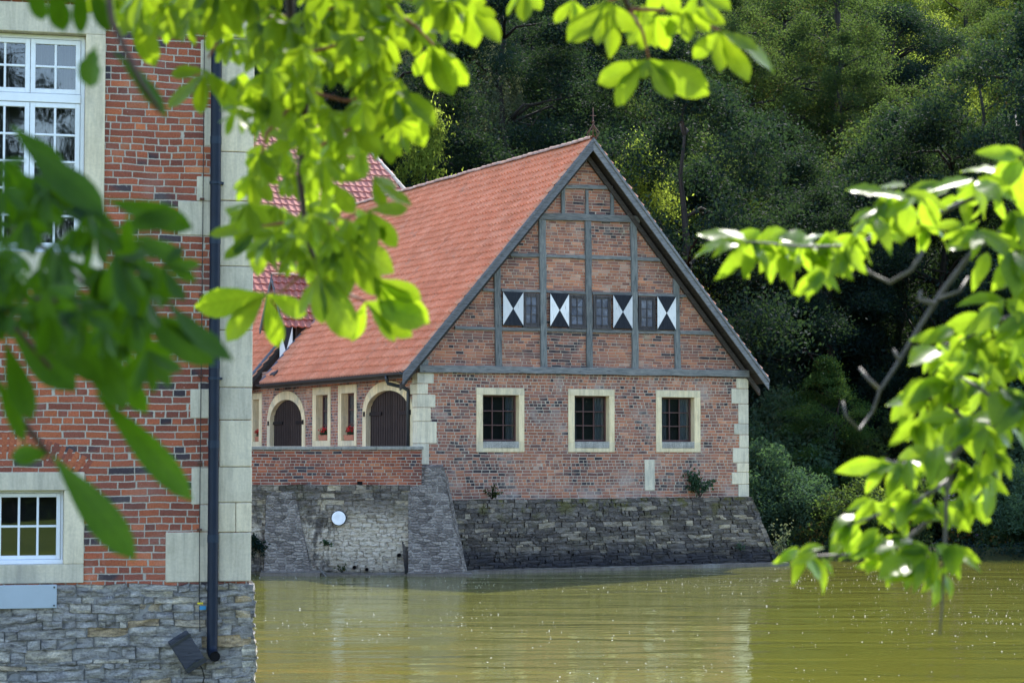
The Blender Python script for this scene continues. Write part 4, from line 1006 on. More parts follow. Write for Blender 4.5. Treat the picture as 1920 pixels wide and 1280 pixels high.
# rubble base: real stones on a mortar core
t = NT('manor_rubble'); uv = t.uv(); ri = t.n('ShaderNodeNewGeometry').outputs['Random Per Island']
c = t.ramp(ri, [(0, (.31, .295, .285)), (.4, (.39, .37, .35)), (.75, (.45, .425, .39)), (.90, (.50, .45, .37)), (.96, (.44, .33, .20)), (1, (.60, .57, .50))])
a = t.noise(t.scale(uv, 1, 3.2), 5.0, 8, .72, .3); b2 = t.noise(uv, 40.0, 6, .75)
c = t.mix(1.0, c, t.ramp(a, [(.32, (.26, .27, .31)), (.66, (1.7, 1.68, 1.62))]), 'MULTIPLY'); c = t.mix(1.0, c, t.ramp(b2, [(.3, (.6,) * 3), (.7, (1.3,) * 3)]), 'MULTIPLY')
c = t.mix(t.math('MULTIPLY', t.step(t.noise(uv, 12, 4, .7), .60, .68), .6), c, (.50, .49, .46))
M['manor_rubble'] = t.done(t.principled(c, .9, t.bump(t.math('ADD', t.math('MULTIPLY', a, 1.6), b2), .035, 1.0), .2))
mb = MB(); stones(mb, front, -7, .035, -.8, 1.745, -.05, 4, -.07)
stones(mb, lambda u, w: (-w, u), -.08, 5, -.8, 1.745, -.05, 9, -.08)
rb = mb.build('rubble_base', M['manor_rubble'], man, smooth=True)
mb = MB(); mb.hexa([(-7, -.108, -.9), (.108, -.108, -.9), (-7, 11, -.9), (.108, 11, -.9), (-7, -.034, 1.72), (.034, -.034, 1.72), (-7, 11, 1.72), (.034, 11, 1.72)])
mb.build('mortar_core', stone_mat('base_mortar', (.27, .265, .255), .4, stain=(.15, .15, .155)), rb)
# downpipe, lightning conductor
mb = MB(); mb.tube([(-.43, -.135, ZT), (-.43, -.135, 1.05), (-.43, -.15, .985), (-.425, -.20, .945), (-.415, -.30, .93)], .062, 16, False)
dp = mb.build('downpipe', M['pipe_blue'], man, smooth=True)
mb = MB()
pc = plain('pipe_collar', (.010, .022, .042), .5, .25)
for z in (3.36, 4.28, 5.73, 2.27, 6.9, 8.1): mb = MB(); mb.tube([(-.43, -.135, z - .045), (-.43, -.135, z + .045)], .0665, 16, False); mb.build('pipe_collar', pc, dp)
for z in (4.12, 6.4): mb = MB(); mb.tube([(-.43, -.135, z - .016), (-.43, -.135, z + .016)], .072, 16); mb.box(-.375, -.335, -.15, -.03, z - .012, z + .012); mb.build('pipe_bracket', pc, dp)
mb = MB(); mb.disc((-.415, -.297, .93), .058, (1, 0, 0), (0, .05, 1)); mb.build('pipe_mouth', M['void'], dp)
mb = MB(); mb.tube([(-.56, -.045, ZT), (-.565, -.045, 6), (-.575, -.045, 3), (-.575, -.055, 1.5)], .0055, 6); wo = mb.build('lightning_conductor', M['cable'], man)
mb = MB()
for z in (6.22, 5.1, 4.15, 3.14, 2.37): mb = MB(); mb.box(-.60, -.55, -.055, .0, z - .012, z + .012); mb.build('wire_clip', M['rust'], wo)
mb = MB(); mb.box(-.60, -.56, -.10, -.088, 1.515, 1.535); mb.box(-.553, -.535, -.10, -.088, 1.515, 1.535); mb.build('yellow_tag', M['yellow'], wo)
mb = MB(); mb.box(-.575, -.50, -.105, -.088, 1.45, 1.495); mb.build('blue_tag', M['cyan'], wo)
mb = MB(); mb.tube([(-.575, -.09, 1.5), (-.575, -.10, 1.42), (-.57, -.12, 1.2)], .006, 6); mb.build('cable_end', M['cable'], wo)
# floodlight box
fl = tag(empty('floodlight', tuple(MM @ Vector((-.725, -.24, .985))), R(14)), 'tilted dark wooden floodlight box on the rubble base below the downpipe', 'lamp')
rot = Matrix.Rotation(R(-32), 4, 'Y')
mb = MB(); mb.box(-.125, .125, -.07, .09, -.21, .21); mb.build('housing', M['flood'], fl, bevel=.008, xf=rot)
mb = MB(); mb.box(-.135, .135, -.082, -.071, .145, .172); mb.box(-.135, .135, -.082, -.071, -.175, -.148); mb.box(-.02, .02, -.09, -.071, -.19, -.13); mb.build('strap', M['gutter'], fl, xf=rot)
mb = MB(); mb.tube([(0, .09, 0), (.02, .14, -.05), (.03, .22, -.08)], .02, 8); mb.build('bracket', M['iron'], fl)
mb = MB(); mb.tube([(.10, 0, -.10), (.17, -.01, -.19), (.20, .03, -.30), (.17, .06, -.42), (.13, .06, -.62), (.12, .06, -.95)], .009, 6); mb.build('cable', M['cable'], fl)

# ------------------------------------------------------------------ leaf-card foliage (numpy)
def quads_mesh(name, C, T, B, m, bend=None):
    """C centres, T half length vectors, B half width vectors -> mesh of diamond leaves"""
    n = len(C); V = np.empty((n, 4, 3), np.float32)
    V[:, 0] = C - T; V[:, 1] = C + B - T * .1; V[:, 2] = C + T; V[:, 3] = C - B - T * .1
    me = bpy.data.meshes.new(name); me.vertices.add(4 * n); me.vertices.foreach_set('co', V.reshape(-1))
    me.loops.add(4 * n); me.loops.foreach_set('vertex_index', np.arange(4 * n, dtype=np.int32))
    me.polygons.add(n); me.polygons.foreach_set('loop_start', np.arange(0, 4 * n, 4, dtype=np.int32)); me.polygons.foreach_set('loop_total', np.full(n, 4, np.int32))
    me.materials.append(m); me.update(calc_edges=True); return me
def nrmz(v): return v / np.maximum(1e-9, np.linalg.norm(v, axis=1, keepdims=True))
def rand_leaves(rs, C, size, up=.6, droop=0.0, asp=.5, T=None):
    n = len(C); N = rs.normal(size=(n, 3)); N[:, 2] += up; N = nrmz(N)
    if T is None: T = rs.normal(size=(n, 3)); T[:, 2] -= droop
    T = nrmz(T - N * np.sum(T * N, 1, keepdims=True)); B = np.cross(N, T)
    s = (size * (.6 + .8 * rs.rand(n)))[:, None]
    return T * s, B * s * asp
def limb_path(rs, a, b, n=5, wob=.06):
    a, b = np.array(a, float), np.array(b, float); L = np.linalg.norm(b - a); P = []
    for k in range(n + 1):
        f = k / n; p = a * (1 - f) + b * f; p[2] += L * .10 * math.sin(math.pi * f)
        if 0 < k < n: p += rs.normal(size=3) * L * wob
        P.append(tuple(p))
    return P
def broadleaf(name, seed, H, Rr, nclump, per, size, m, base=.28, cl=1.0, bark='bark', flat=.65, low=.15):
    rs = np.random.RandomState(seed); mb = MB()
    tp = limb_path(rs, (0, 0, -.6), (rs.normal() * .5, rs.normal() * .5, H * .86), 7, .012)
    r0 = H * .017; mb.tube(tp, [r0 * (1.15 - .95 * k / 7) for k in range(8)], 8)
    Cs = []
    for k in range(nclump):
        f = rs.rand() ** .8
        z = H * (base + (1 - base) * f)
        prof = math.sin(math.pi * min(1, (f * .86 + low))) ** .7
        rad = Rr * prof * (.45 + .6 * math.sqrt(rs.rand())) * (1 + .25 * math.sin(seed + 3 * f * 6))
        an = rs.rand() * 6.283
        c = np.array([math.cos(an) * rad, math.sin(an) * rad, z - .1 * rad]); Cs.append((c, cl * (.65 + .8 * rs.rand()) * (1.05 - .35 * f)))
        if k % 3 == 0:
            j = min(7, max(1, int((z - .3 * rad) / (H * .86) * 7))); mb.tube(limb_path(rs, tp[j], c, 4, .05), [r0 * .30 * (1 - .24 * q) for q in range(5)], 5)
    pts = []
    for c, r in Cs:
        n = int(per * r * r); v = nrmz(rs.normal(size=(n, 3))) * (rs.rand(n, 1) ** .42) * r * (1 + .22 * rs.normal(size=(n, 1)))
        o_ = np.array([c[0], c[1], .25 * Rr * rs.normal()]); o_ /= max(.3, np.linalg.norm(o_)); v += np.outer(v @ o_, o_) * (.2 + .8 * rs.rand()); st = rs.rand(n) < .16; v[st] *= 1.35 + .5 * rs.rand(int(st.sum()), 1)
        v[:, 2] *= flat; v[:, 2] -= .12 * (v[:, 0] ** 2 + v[:, 1] ** 2) / max(r, .1); pts.append(v + c)
    C = np.concatenate(pts); T, B = rand_leaves(rs, C, size, .7, .25)
    tr = mb.build(name + '_trunk', M[bark], None, smooth=True); tm = tr.data; bpy.data.objects.remove(tr)
    return tm, quads_mesh(name + '_crown', C, T, B, m)
def conifer(name, seed, H, Rr, m, lv=24, size=.075):
    rs = np.random.RandomState(seed); mb = MB(); mb.tube([(0, 0, -.6), (0, 0, H * .5), (0, 0, H)], [H * .016, H * .010, .02], 8); Cl, Tl = [], []
    for k in range(lv):
        f = (k + .5) / lv; z = H * (.10 + .88 * f); L = Rr * (1 - f) ** .8 + .25; nb = int(5 + 6 * (1 - f))
        for b in range(nb):
            an = b / nb * 6.283 + rs.rand() * .9; l = L * (.75 + .4 * rs.rand()); d = np.array([math.cos(an), math.sin(an), 0.]); sd = np.array([-d[1], d[0], 0])
            n = int(190 * l) + 20; s = rs.rand(n) ** .7; wd = (.10 + .24 * l * s * (1 - s) * 1.6)
            p = np.outer(s * l, d) + np.outer(rs.normal(size=n) * wd, sd); p[:, 2] = z + .12 * l - (.55 * s ** 1.4) * l * .75 + .12 * l * np.maximum(0, s - .8) * 2 - np.abs(rs.normal(size=n)) * .10 * (1 + l * .3)
            Cl.append(p); tv = np.tile(d * .8, (n, 1)) + np.outer(rs.normal(size=n) * .9, sd); tv[:, 2] = -.45 + rs.normal(size=n) * .25; Tl.append(tv)
            if b % 2 == 0: mb.tube([(0, 0, z), tuple(d * l * .5 + np.array([0, 0, z - .02 * l])), tuple(d * l * .85 + np.array([0, 0, z - .25 * l]))], [.035, .02, .008], 4)
    C = np.concatenate(Cl); T, B = rand_leaves(rs, C, size, 1.0, 0, .35, np.concatenate(Tl))
    tr = mb.build(name + '_trunk', M['bark'], None); tm = tr.data; bpy.data.objects.remove(tr)
    return tm, quads_mesh(name + '_crown', C, T, B, m)
def weeping(name, seed, H, Rr, m, ns=520, size=.055):
    rs = np.random.RandomState(seed); mb = MB(); tp = limb_path(rs, (0, 0, -.6), (.4, .2, H * .93), 7, .015); mb.tube(tp, [H * .011 * (1.1 - .9 * k / 7) for k in range(8)], 7); Cl = []
    for k in range(ns):
        f = rs.rand() ** .8; z = H * (.42 + .58 * f); rad = Rr * math.sin(math.pi * min(1, .25 + .72 * f)) ** .8 * math.sqrt(rs.rand()); an = rs.rand() * 6.283
        ln = (1.2 + 2.8 * rs.rand()) * (1.2 - .6 * f); n = int(85 * ln); s = rs.rand(n)
        p = np.empty((n, 3)); p[:, 0] = math.cos(an) * (rad + .35 * np.sqrt(s)) + rs.normal(size=n) * .10; p[:, 1] = math.sin(an) * (rad + .35 * np.sqrt(s)) + rs.normal(size=n) * .10; p[:, 2] = z - s * ln; Cl.append(p)
        if k % 12 == 0: mb.tube(limb_path(rs, tp[min(7, int(z / H * 6))], (math.cos(an) * rad, math.sin(an) * rad, z), 3, .05), [.05, .035, .02, .01], 4)
    C = np.concatenate(Cl); T, B = rand_leaves(rs, C, size, .3, 1.0, .5)
    tr = mb.build(name + '_trunk', M['bark_pale'], None); tm = tr.data; bpy.data.objects.remove(tr)
    return tm, quads_mesh(name + '_crown', C, T, B, m)
def bush(name, seed, H, Rr, nclump, per, size, m, spiky=.4):
    rs = np.random.RandomState(seed); mb = MB(); pts = []
    for k in range(nclump):
        an = rs.rand() * 6.283; rad = Rr * math.sqrt(rs.rand()); f = rs.rand() ** .7; z = H * (.08 + .9 * f * (1 - .55 * (rad / Rr) ** 2)); c = np.array([math.cos(an) * rad, math.sin(an) * rad, z]); r = Rr * (.20 + .16 * rs.rand())
        n = int(per * r * r); v = nrmz(rs.normal(size=(n, 3))) * rs.rand(n, 1) ** .45 * r; v[:, 2] *= 1 + spiky; pts.append(v + c)
        if k % 3 == 0: mb.tube(limb_path(rs, (c[0] * .2, c[1] * .2, -.4), c, 3, .05), [.05, .035, .022, .01], 5)
    C = np.concatenate(pts); C = C[C[:, 2] > -.1]; T, B = rand_leaves(rs, C, size, .5, -.2)
    tr = mb.build(name + '_stems', M['bark'], None); tm = tr.data; bpy.data.objects.remove(tr)
    return tm, quads_mesh(name + '_crown', C, T, B, m)

K = {}
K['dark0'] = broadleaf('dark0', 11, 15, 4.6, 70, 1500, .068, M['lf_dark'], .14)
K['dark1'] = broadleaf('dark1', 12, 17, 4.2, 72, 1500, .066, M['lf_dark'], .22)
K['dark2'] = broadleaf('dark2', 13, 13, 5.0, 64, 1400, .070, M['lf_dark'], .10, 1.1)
K['mid0'] = broadleaf('mid0', 21, 15, 4.8, 78, 1500, .066, M['lf_mid'], .12, .95)
K['mid1'] = broadleaf('mid1', 22, 18, 4.4, 80, 1500, .062, M['lf_mid'], .20, .9)
K['bright0'] = broadleaf('bright0', 31, 13, 4.2, 66, 1500, .066, M['lf_bright'], .16, .9)
K['bright1'] = broadleaf('bright1', 32, 9, 3.2, 46, 1400, .065, M['lf_bright'], .10, .85)
K['birch'] = weeping('birch', 41, 19, 4.0, M['lf_birch'])
K['fir'] = conifer('fir', 51, 15, 3.6, M['lf_fir'])
K['feather'] = broadleaf('feather', 52, 8, 2.2, 60, 2000, .050, M['lf_feather'], .06, .62, 'bark', .45)
K['shrub0'] = bush('shrub0', 61, 3.4, 2.0, 30, 2600, .062, M['lf_shrub'])
K['shrub1'] = bush('shrub1', 62, 2.6, 2.0, 28, 2400, .070, M['lf_mid'])
K['shrub2'] = bush('shrub2', 63, 2.2, 1.5, 20, 2800, .062, M['lf_bright'])
def plant(kd, name, cat, label, x, y, z=None, s=1.0, rz=0.0, group=None, sz=None, parts=('trunk', 'crown')):
    z = hill_z(x, y) if z is None else z
    t = tag(empty(name, (x, y, z), rz), label, cat, group); t.scale = (s, s, sz or s)
    for nm, me in zip(parts, K[kd]):
        o = bpy.data.objects.new(nm, me); COL.objects.link(o); o.parent = t
    return t
def wx(px, y): return (px - 960) / FPX * y
# trees one can tell apart
plant('birch', 'birch_tree', 'tree', 'pale weeping birch rising behind the finial of the gable', wx(835, 112), 112, s=1.02, rz=1.0)
plant('fir', 'fir_tree', 'tree', 'dark fir with light tipped branches between the plum roof and the birch', wx(758, 101), 101, s=1.02, rz=.4)
plant('bright1', 'lime_tree', 'tree', 'low sunlit yellow green tree just above the far end of the tiled ridge', wx(812, 95), 95, s=.92, rz=2.0, sz=1.72)
plant('bright0', 'maple_tree', 'tree', 'sunlit yellowish round tree touching the right slope of the gable', wx(1200, 86), 86, s=.74, rz=.6, sz=1.13)
plant('mid0', 'maple_tree', 'tree', 'rust tinged maple standing right of the gable peak', wx(1330, 91), 91, s=1.0, rz=2.2)
plant('bright0', 'lime_tree', 'tree', 'bright yellow green tree in the upper right corner of the wood', wx(1890, 116), 116, s=1.08, rz=3.9)
plant('feather', 'acacia_tree', 'tree', 'young feathery green tree above the waterside shrubs right of the house', wx(1550, 75), 75, s=.70, rz=1.3, sz=.72)
plant('mid1', 'ash_tree', 'tree', 'tall loose pale topped tree high on the slope at the upper middle right', wx(1570, 112), 112, s=1.05, rz=.2)
GR = 'dark broadleaf trees of the wood behind the house'
rs = random.Random(77)
cnt = 0
LB = {0: 'dark broadleaf tree in the shaded front row of the wood', 1: 'broadleaf tree halfway up the wooded slope', 2: 'broadleaf tree high up the wooded slope'}
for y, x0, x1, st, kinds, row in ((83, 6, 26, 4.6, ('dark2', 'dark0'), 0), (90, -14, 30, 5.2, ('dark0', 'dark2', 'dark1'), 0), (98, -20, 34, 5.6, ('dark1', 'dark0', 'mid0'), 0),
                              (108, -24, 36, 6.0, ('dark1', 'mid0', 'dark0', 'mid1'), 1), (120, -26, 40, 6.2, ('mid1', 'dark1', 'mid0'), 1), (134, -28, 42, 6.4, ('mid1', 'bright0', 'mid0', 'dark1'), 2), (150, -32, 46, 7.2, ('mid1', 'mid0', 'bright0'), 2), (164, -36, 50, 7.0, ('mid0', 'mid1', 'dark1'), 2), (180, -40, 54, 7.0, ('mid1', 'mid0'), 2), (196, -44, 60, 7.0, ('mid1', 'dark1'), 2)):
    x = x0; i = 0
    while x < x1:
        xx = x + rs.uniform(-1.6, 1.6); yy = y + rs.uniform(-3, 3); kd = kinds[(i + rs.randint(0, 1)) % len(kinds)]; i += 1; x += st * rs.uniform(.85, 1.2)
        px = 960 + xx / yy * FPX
        if px < 1130 and kd[0] in 'mb': kd = 'dark1' if i % 2 else 'dark0'  # dark-leaved kinds stand in for the deep shade behind the gable
        if px > 1450 and row == 2 and i % 2: kd = 'bright0'  # brighter-leaved kinds stand in for sunlight on the upper right
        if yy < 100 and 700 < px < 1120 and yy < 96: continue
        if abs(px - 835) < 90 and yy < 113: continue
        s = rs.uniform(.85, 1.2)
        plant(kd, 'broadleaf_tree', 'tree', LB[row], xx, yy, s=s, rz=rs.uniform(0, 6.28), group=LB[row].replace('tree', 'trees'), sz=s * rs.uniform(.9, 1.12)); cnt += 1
# a few trees on the near bank, seen only in the window panes and as dapple
for (x, y, kd, s) in ((16, -14, 'mid0', 1.0), (24, -22, 'dark1', 1.0), (34, -20, 'mid1', 1.0), (8, -30, 'dark0', 1.1), (46, -14, 'dark2', 1.2), (58, -2, 'mid0', 1.1), (88, 3, 'dark2', 1.2), (104, -2, 'dark2', 1.3), (118, -12, 'dark0', 1.3), (110, -30, 'dark2', 1.4), (126, -26, 'dark2', 1.4), (96, -22, 'dark0', 1.3), (78, 2, 'dark2', 1.2), (68, 0, 'dark0', 1.2), (66, -14, 'dark1', 1.2), (76, -8, 'dark2', 1.3), (84, -20, 'dark0', 1.3), (92, -10, 'dark2', 1.4), (100, -24, 'mid0', 1.3), (72, -24, 'dark2', 1.3)):
    plant(kd, 'broadleaf_tree', 'tree', 'tree on the near bank mirrored in the manor windows', x, y, 1.3, s, x, 'trees on the near bank')
for i, x in enumerate((2, 6, 10, 14, 18, 23)): plant('shrub1', 'shrub', 'shrub', 'dark shrub on the near bank mirrored in the lower manor window', x, -19 + (i % 2) * 2, 1.2, 1.7, i, 'shrubs on the near bank', parts=('stem', 'foliage'))
# waterside shrubs
SH_ = [('shrub0', 1450, 70, 1.0, 'tall blue green shrub right beside the corner of the stone plinth'), ('shrub0', 1520, 68.3, .72, 'lower blue green shrub hanging over the water, second from the house corner'),
       ('shrub1', 1575, 67.5, .85, 'mid green shrub at the waterline below the young feathery tree'), ('shrub2', 1620, 68.5, .9, 'yellow green shrub at the waterline left of the cherry twigs'),
       ('shrub1', 1690, 69, .9, 'dark green shrub at the waterline behind the hanging cherry twigs'), ('shrub0', 1880, 68, .85, 'green shrub at the waterline at the right edge of the picture'),
       ('shrub2', 1915, 70.5, 1.1, 'tall yellow green shrub behind the waterline shrub at the right edge')]
for kd, px, y, s, lab in SH_: plant(kd, 'shrub', 'shrub', lab, wx(px, y), y, .05, s, px * .37, 'shrubs along the far bank', parts=('stem', 'foliage'))
for i, (px, y, s, lab) in enumerate(((1770, 68.0, .95, 'larger rhododendron with violet blossoms at the waterline under the cherry twigs'), (1838, 69.2, .9, 'smaller rhododendron with violet blossoms right of the larger one'))):
    t = plant('shrub1', 'rhododendron', 'shrub', lab, wx(px, y), y, .05, s, i * 2.0, 'rhododendrons on the far bank', parts=('stem', 'foliage'))
    mb = MB(); r_ = random.Random(i + 4)
    for k in range(42):
        a = r_.uniform(3.3, 6.1); q = r_.uniform(.1, 1.0); z = 2.6 * math.sqrt(max(0, 1 - q * q * .8)) * r_.uniform(.35, .95); c = (math.cos(a - i * 2.0) * 1.95 * q, math.sin(a - i * 2.0) * 1.95 * q, z)
        leaf_cloud(mb, c, (.11, .11, .09), 14, .05, r_, up=.8)
    mb.build('blossoms', M['violet'], t)
r_ = random.Random(3); mb = MB()
for k in range(520):                                # ground cover on the bank edge
    x = r_.uniform(8, 24); y = 65.4 + r_.uniform(0, 2.4); leaf_cloud(mb, (x, y, .15 + .25 * r_.random()), (.35, .3, .3), 22, .055, r_)
kind(mb.build('bank_undergrowth', M['lf_dark']), 'stuff')
for i, (x, y) in enumerate(((wx(880, 74), 86), (0, 90), (-4, 92), (4, 84), (7.5, 79), (10, 76), (13, 77), (17, 76), (21, 78))):
    plant('shrub0' if i % 2 else 'shrub1', 'shrub', 'shrub', 'shaded undergrowth shrub beneath the trees behind the house', x, y, None, 1.3, i * 1.7, 'undergrowth shrubs under the wood', parts=('stem', 'foliage'))

# small plants rooted in the masonry
def sprig(name, label, loc, rad, n, size, m, seed, stems=5, hang=0.0, arch=None):
    rs = random.Random(seed); t = tag(empty(name, loc), label, 'plant'); s = MB(); f = MB()
    for k in range(stems):
        e = Vector((rs.uniform(-1, 1) * rad[0], -abs(rs.uniform(.2, 1)) * rad[1], (rs.uniform(.35, 1) - hang) * rad[2]))
        mid = e * .5 + Vector((0, -.05, .12 * rad[2])); s.tube([(0, .03, 0), mid, e], [.012, .008, .004], 5)
        for q in range(n // stems):
            f_ = rs.uniform(.25, 1.08); p = (mid * (f_ * 2) if f_ < .5 else mid.lerp(e, f_ * 2 - 1)); w_ = .35 * (rad[0] + rad[2]) / 2
            leaf_cloud(f, p + Vector((rs.gauss(0, .3), rs.gauss(0, .25), rs.gauss(0, .3))) * w_, (.01,) * 3, 1, size, rs)
    s.build('stem', M['bark'], t); f.build('foliage', m, t)
sprig('wall_shrub', 'bushy dark green plant on the plinth ledge left of the right quoins', tuple(HM @ Vector((8.85, -.10, 2.0))), (.42, .2, .72), 420, .055, M['lf_shrub'], 1, 9)
sprig('wall_fern', 'small green tuft on the plinth ledge below the left lower window', tuple(HM @ Vector((2.2, -.08, 2.0))), (.28, .15, .40), 170, .04, M['lf_mid'], 2, 7)
sprig('wall_fern', 'tiny green sprig on the rubble wall under the white disc', (-4.95, TY - .20, .80), (.24, .15, .22), 110, .04, M['lf_shrub'], 3, 6, .3)
sprig('ivy', 'dark ivy clump hanging on the terrace wall beside the manor corner', (-6.86, TY - .20, .75), (.26, .2, .75), 520, .05, M['lf_dark'], 4, 12, .55)
sprig('birch_sapling', 'pale sunlit sapling growing from the right foot of the plinth', tuple(HM @ Vector((11.35, -.45, .1))), (.45, .3, 1.15), 230, .05, M['lf_birch'], 5, 8)
sprig('wall_fern', 'little green tuft low on the dark plinth near its right corner', tuple(HM @ Vector((9.9, -.60, .45))), (.2, .1, .25), 70, .035, M['lf_shrub'], 6, 5)
sprig('waterline_weed', 'yellowish weed at the waterline under the white disc', (-4.55, TY - .30, .08), (.22, .12, .22), 60, .035, M['lf_mid'], 7, 5)
mb = MB(); mb.tube([(-5.15, TY - .40, .20), (-4.95, TY - .75, .02), (-4.90, TY - .85, -.03)], [.012, .016, .012], 6); tag(mb.build('driftwood_stick', M['bark_pale']), 'bare pale stick leaning into the water right of the wall pier', 'stick')

# ------------------------------------------------------------------ overhanging branches near the camera
def at(px, py, d):
    x = (px - 960) / FPX; y = -(py - 640) / FPX; c, s_ = math.cos(PITCH), math.sin(PITCH)
    v = Vector((x, c - y * s_, s_ + y * c)); return Vector((0, 0, CAM_H)) + v * (d / v.y)
chest = lambda s: max(0.0, math.sin(math.pi * min(1, s ** 1.55))) ** .75 * (1 if s < .9 else 1 - (s - .9) * 3) + (.04 if s < .99 else 0)
cherry = lambda s: max(0.0, math.sin(math.pi * s ** .88)) ** .85 * (1 - .35 * s ** 3) + .01
def leaflet(mb, a, b, nrm, w, curl, fold, prof, n=8):
    a, b = Vector(a), Vector(b); d = b - a; L = d.length; d = d / L
    nrm = (Vector(nrm) - d * Vector(nrm).dot(d)).normalized(); sd = d.cross(nrm); i = len(mb.v)
    for k in range(n + 1):
        s = k / n; c = a + d * (L * s) + nrm * (curl * L * math.sin(math.pi * s * .95)); hw = w * prof(s) * .5
        rp = .05 * w * math.sin(k * 2.6)
        mb.v += [tuple(c - sd * hw + nrm * (fold * hw + rp)), tuple(c - sd * hw * .5 + nrm * (fold * .4 * hw)), tuple(c), tuple(c + sd * hw * .5 + nrm * (fold * .4 * hw)), tuple(c + sd * hw + nrm * (fold * hw - rp))]
    for k in range(n):
        for j in range(4):
            q = i + 5 * k + j; mb.f.append((q, q + 1, q + 6, q + 5)); mb.uv.append([(j / 4, k / n), ((j + 1) / 4, k / n), ((j + 1) / 4, (k + 1) / n), (j / 4, (k + 1) / n)])
def fan_to(mb, d, c, tips, rs, wr=.40, prof=chest, tilt=.5):
    """one palmate leaf from stalk end c with leaflets reaching the listed points"""
    dd = d + rs.uniform(-.10, .10) * d / 5; C = at(*c, dd)
    nb = Vector((rs.uniform(-.5, .5), -1, rs.uniform(-.2, .9)))
    for tx, ty in tips:
        e = at(tx, ty, dd + rs.uniform(-.05, .06) * d / 5); nv = nb + Vector((rs.uniform(-1, 1), rs.uniform(-.3, .3), rs.uniform(-1, 1))) * tilt
        leaflet(mb, C, e, nv, (e - C).length * wr * rs.uniform(.9, 1.12), rs.uniform(-.10, .10), rs.uniform(.05, .3), prof)
    return C
def fan(mb, d, c, ang, L, rs, nl=5, spread=42, tilt=.8, wr=.33, sq=None):
    """hanging palmate leaf: ang in image degrees (90 = straight down)"""
    tips = []; sq = rs.uniform(.45, 1.0) if sq is None else sq
    for k in range(nl):
        o = k - (nl - 1) / 2; a = R(ang + o * spread * rs.uniform(.85, 1.1)); l = L * (1 - .11 * abs(o)) * rs.uniform(.9, 1.08)
        tips.append((c[0] + l * math.cos(a) * (sq if abs(math.cos(a)) > .3 else 1), c[1] + l * math.sin(a) + L * .10 * abs(o)))
    return fan_to(mb, d, c, tips, rs, wr, chest, tilt)

# --- bright chestnut branch
br = tag(empty('chestnut_branch', tuple(at(545, -260, 5.0))), 'sunlit horse chestnut branch hanging from the top in front of the plum roof', 'branch')
OI = Matrix.Translation(-at(545, -260, 5.0)); rs = random.Random(20)
stem = MB(); lv = MB(); pt = MB(); D = 5.0
main = [(545, -260), (540, -60), (545, 30), (560, 105), (574, 170), (570, 250), (562, 330), (571, 410), (580, 460), (600, 515)]
stem.tube([at(x, y, D) for x, y in main], [.014, .012, .011, .010, .009, .0085, .008, .007, .006, .006], 8)
subs = [[(545, 30), (430, 40), (390, 110)], [(560, 105), (650, 80), (726, 66)], [(574, 170), (650, 190), (735, 165)], [(548, 40), (700, -10), (860, 5)], [(700, -8), (780, 50), (812, 84)], [(572, 170), (500, 250), (480, 330)],
        [(565, 300), (620, 260), (661, 240)], [(571, 410), (520, 420), (487, 424)], [(575, 430), (650, 410), (686, 394)], [(590, 490), (530, 545), (499, 550)], [(600, 512), (650, 550), (686, 566)], [(430, 40), (300, 20), (240, 20)]]
for sb in subs: pt.tube([at(x, y, D + rs.uniform(-.06, .06)) for x, y in sb], [.005, .004, .003], 6)
FANS = [((499, 550), [(364, 576), (425, 642), (522, 652), (575, 592)]), ((485, 425), [(391, 440), (420, 392), (420, 486), (484, 518), (440, 478)]), ((598, 512), [(650, 562), (664, 636), (606, 608), (560, 590)]),
        ((686, 566), [(773, 632), (803, 604), (740, 640), (660, 640)]), ((700, 520), [(790, 560), (806, 606), (742, 600)]), ((558, 470), [(522, 516), (568, 522), (590, 508)]), ((640, 440), [(738, 512), (712, 556), (690, 520), (648, 560)]),
        ((690, 394), [(744, 464), (766, 390), (722, 450), (700, 480)]), ((740, 165), [(754, 278), (796, 276), (816, 240), (700, 250), (705, 178)]), ((661, 240), [(676, 310), (717, 288), (640, 300), (700, 250)]),
        ((809, 86), [(822, 174), (878, 160), (778, 143), (850, 180)]), ((877, 5), [(937, 80), (892, 90), (930, 30), (850, 80)]), ((726, 66), [(699, 126), (744, 116), (680, 80), (770, 90)]), ((386, 132), [(316, 205), (320, 144), (378, 216), (458, 218), (420, 190)]),
        ((250, 15), [(225, 70), (292, 126), (200, 40)]), ((575, 262), [(492, 242), (497, 286), (520, 230)]), ((520, 305), [(468, 330), (472, 300), (505, 345)]), ((620, 340), [(690, 330), (664, 400), (612, 400)]), ((700, 330), [(772, 385), (745, 350), (720, 392)])]
for c, tips in FANS: fan_to(lv, D, c, tips, rs, .38)
for k in range(75):                                  # out-of-view leaves added overhead to shade the branch below
    fan(lv, D + rs.uniform(.0, 1.3), (rs.uniform(280, 980), rs.uniform(-750, -170)), rs.uniform(40, 140), rs.uniform(80, 120), rs, 6, 38)
for k in range(300):                                 # the thick of the branch
    u = rs.random()
    if u < .50: c = (rs.uniform(300, 880), rs.uniform(-150, 95)); L = rs.uniform(42, 88)
    elif u < .72: c = (rs.uniform(410, 760), rs.uniform(60, 210)); L = rs.uniform(38, 75)
    elif u < .94:
        y = rs.uniform(200, 480); c = (570 + rs.gauss(0, 1) * 62 + (25 if y < 330 else 20), y); L = rs.uniform(36, 72)
    else: c = (rs.uniform(200, 420), rs.uniform(-120, 0)); L = rs.uniform(70, 110)
    if c[0] < 420 and c[1] > 40: continue
    fan(lv, D + rs.uniform(-.45, .55), c, rs.uniform(50, 130), L, rs, 5 if rs.random() < .6 else 6, 38)
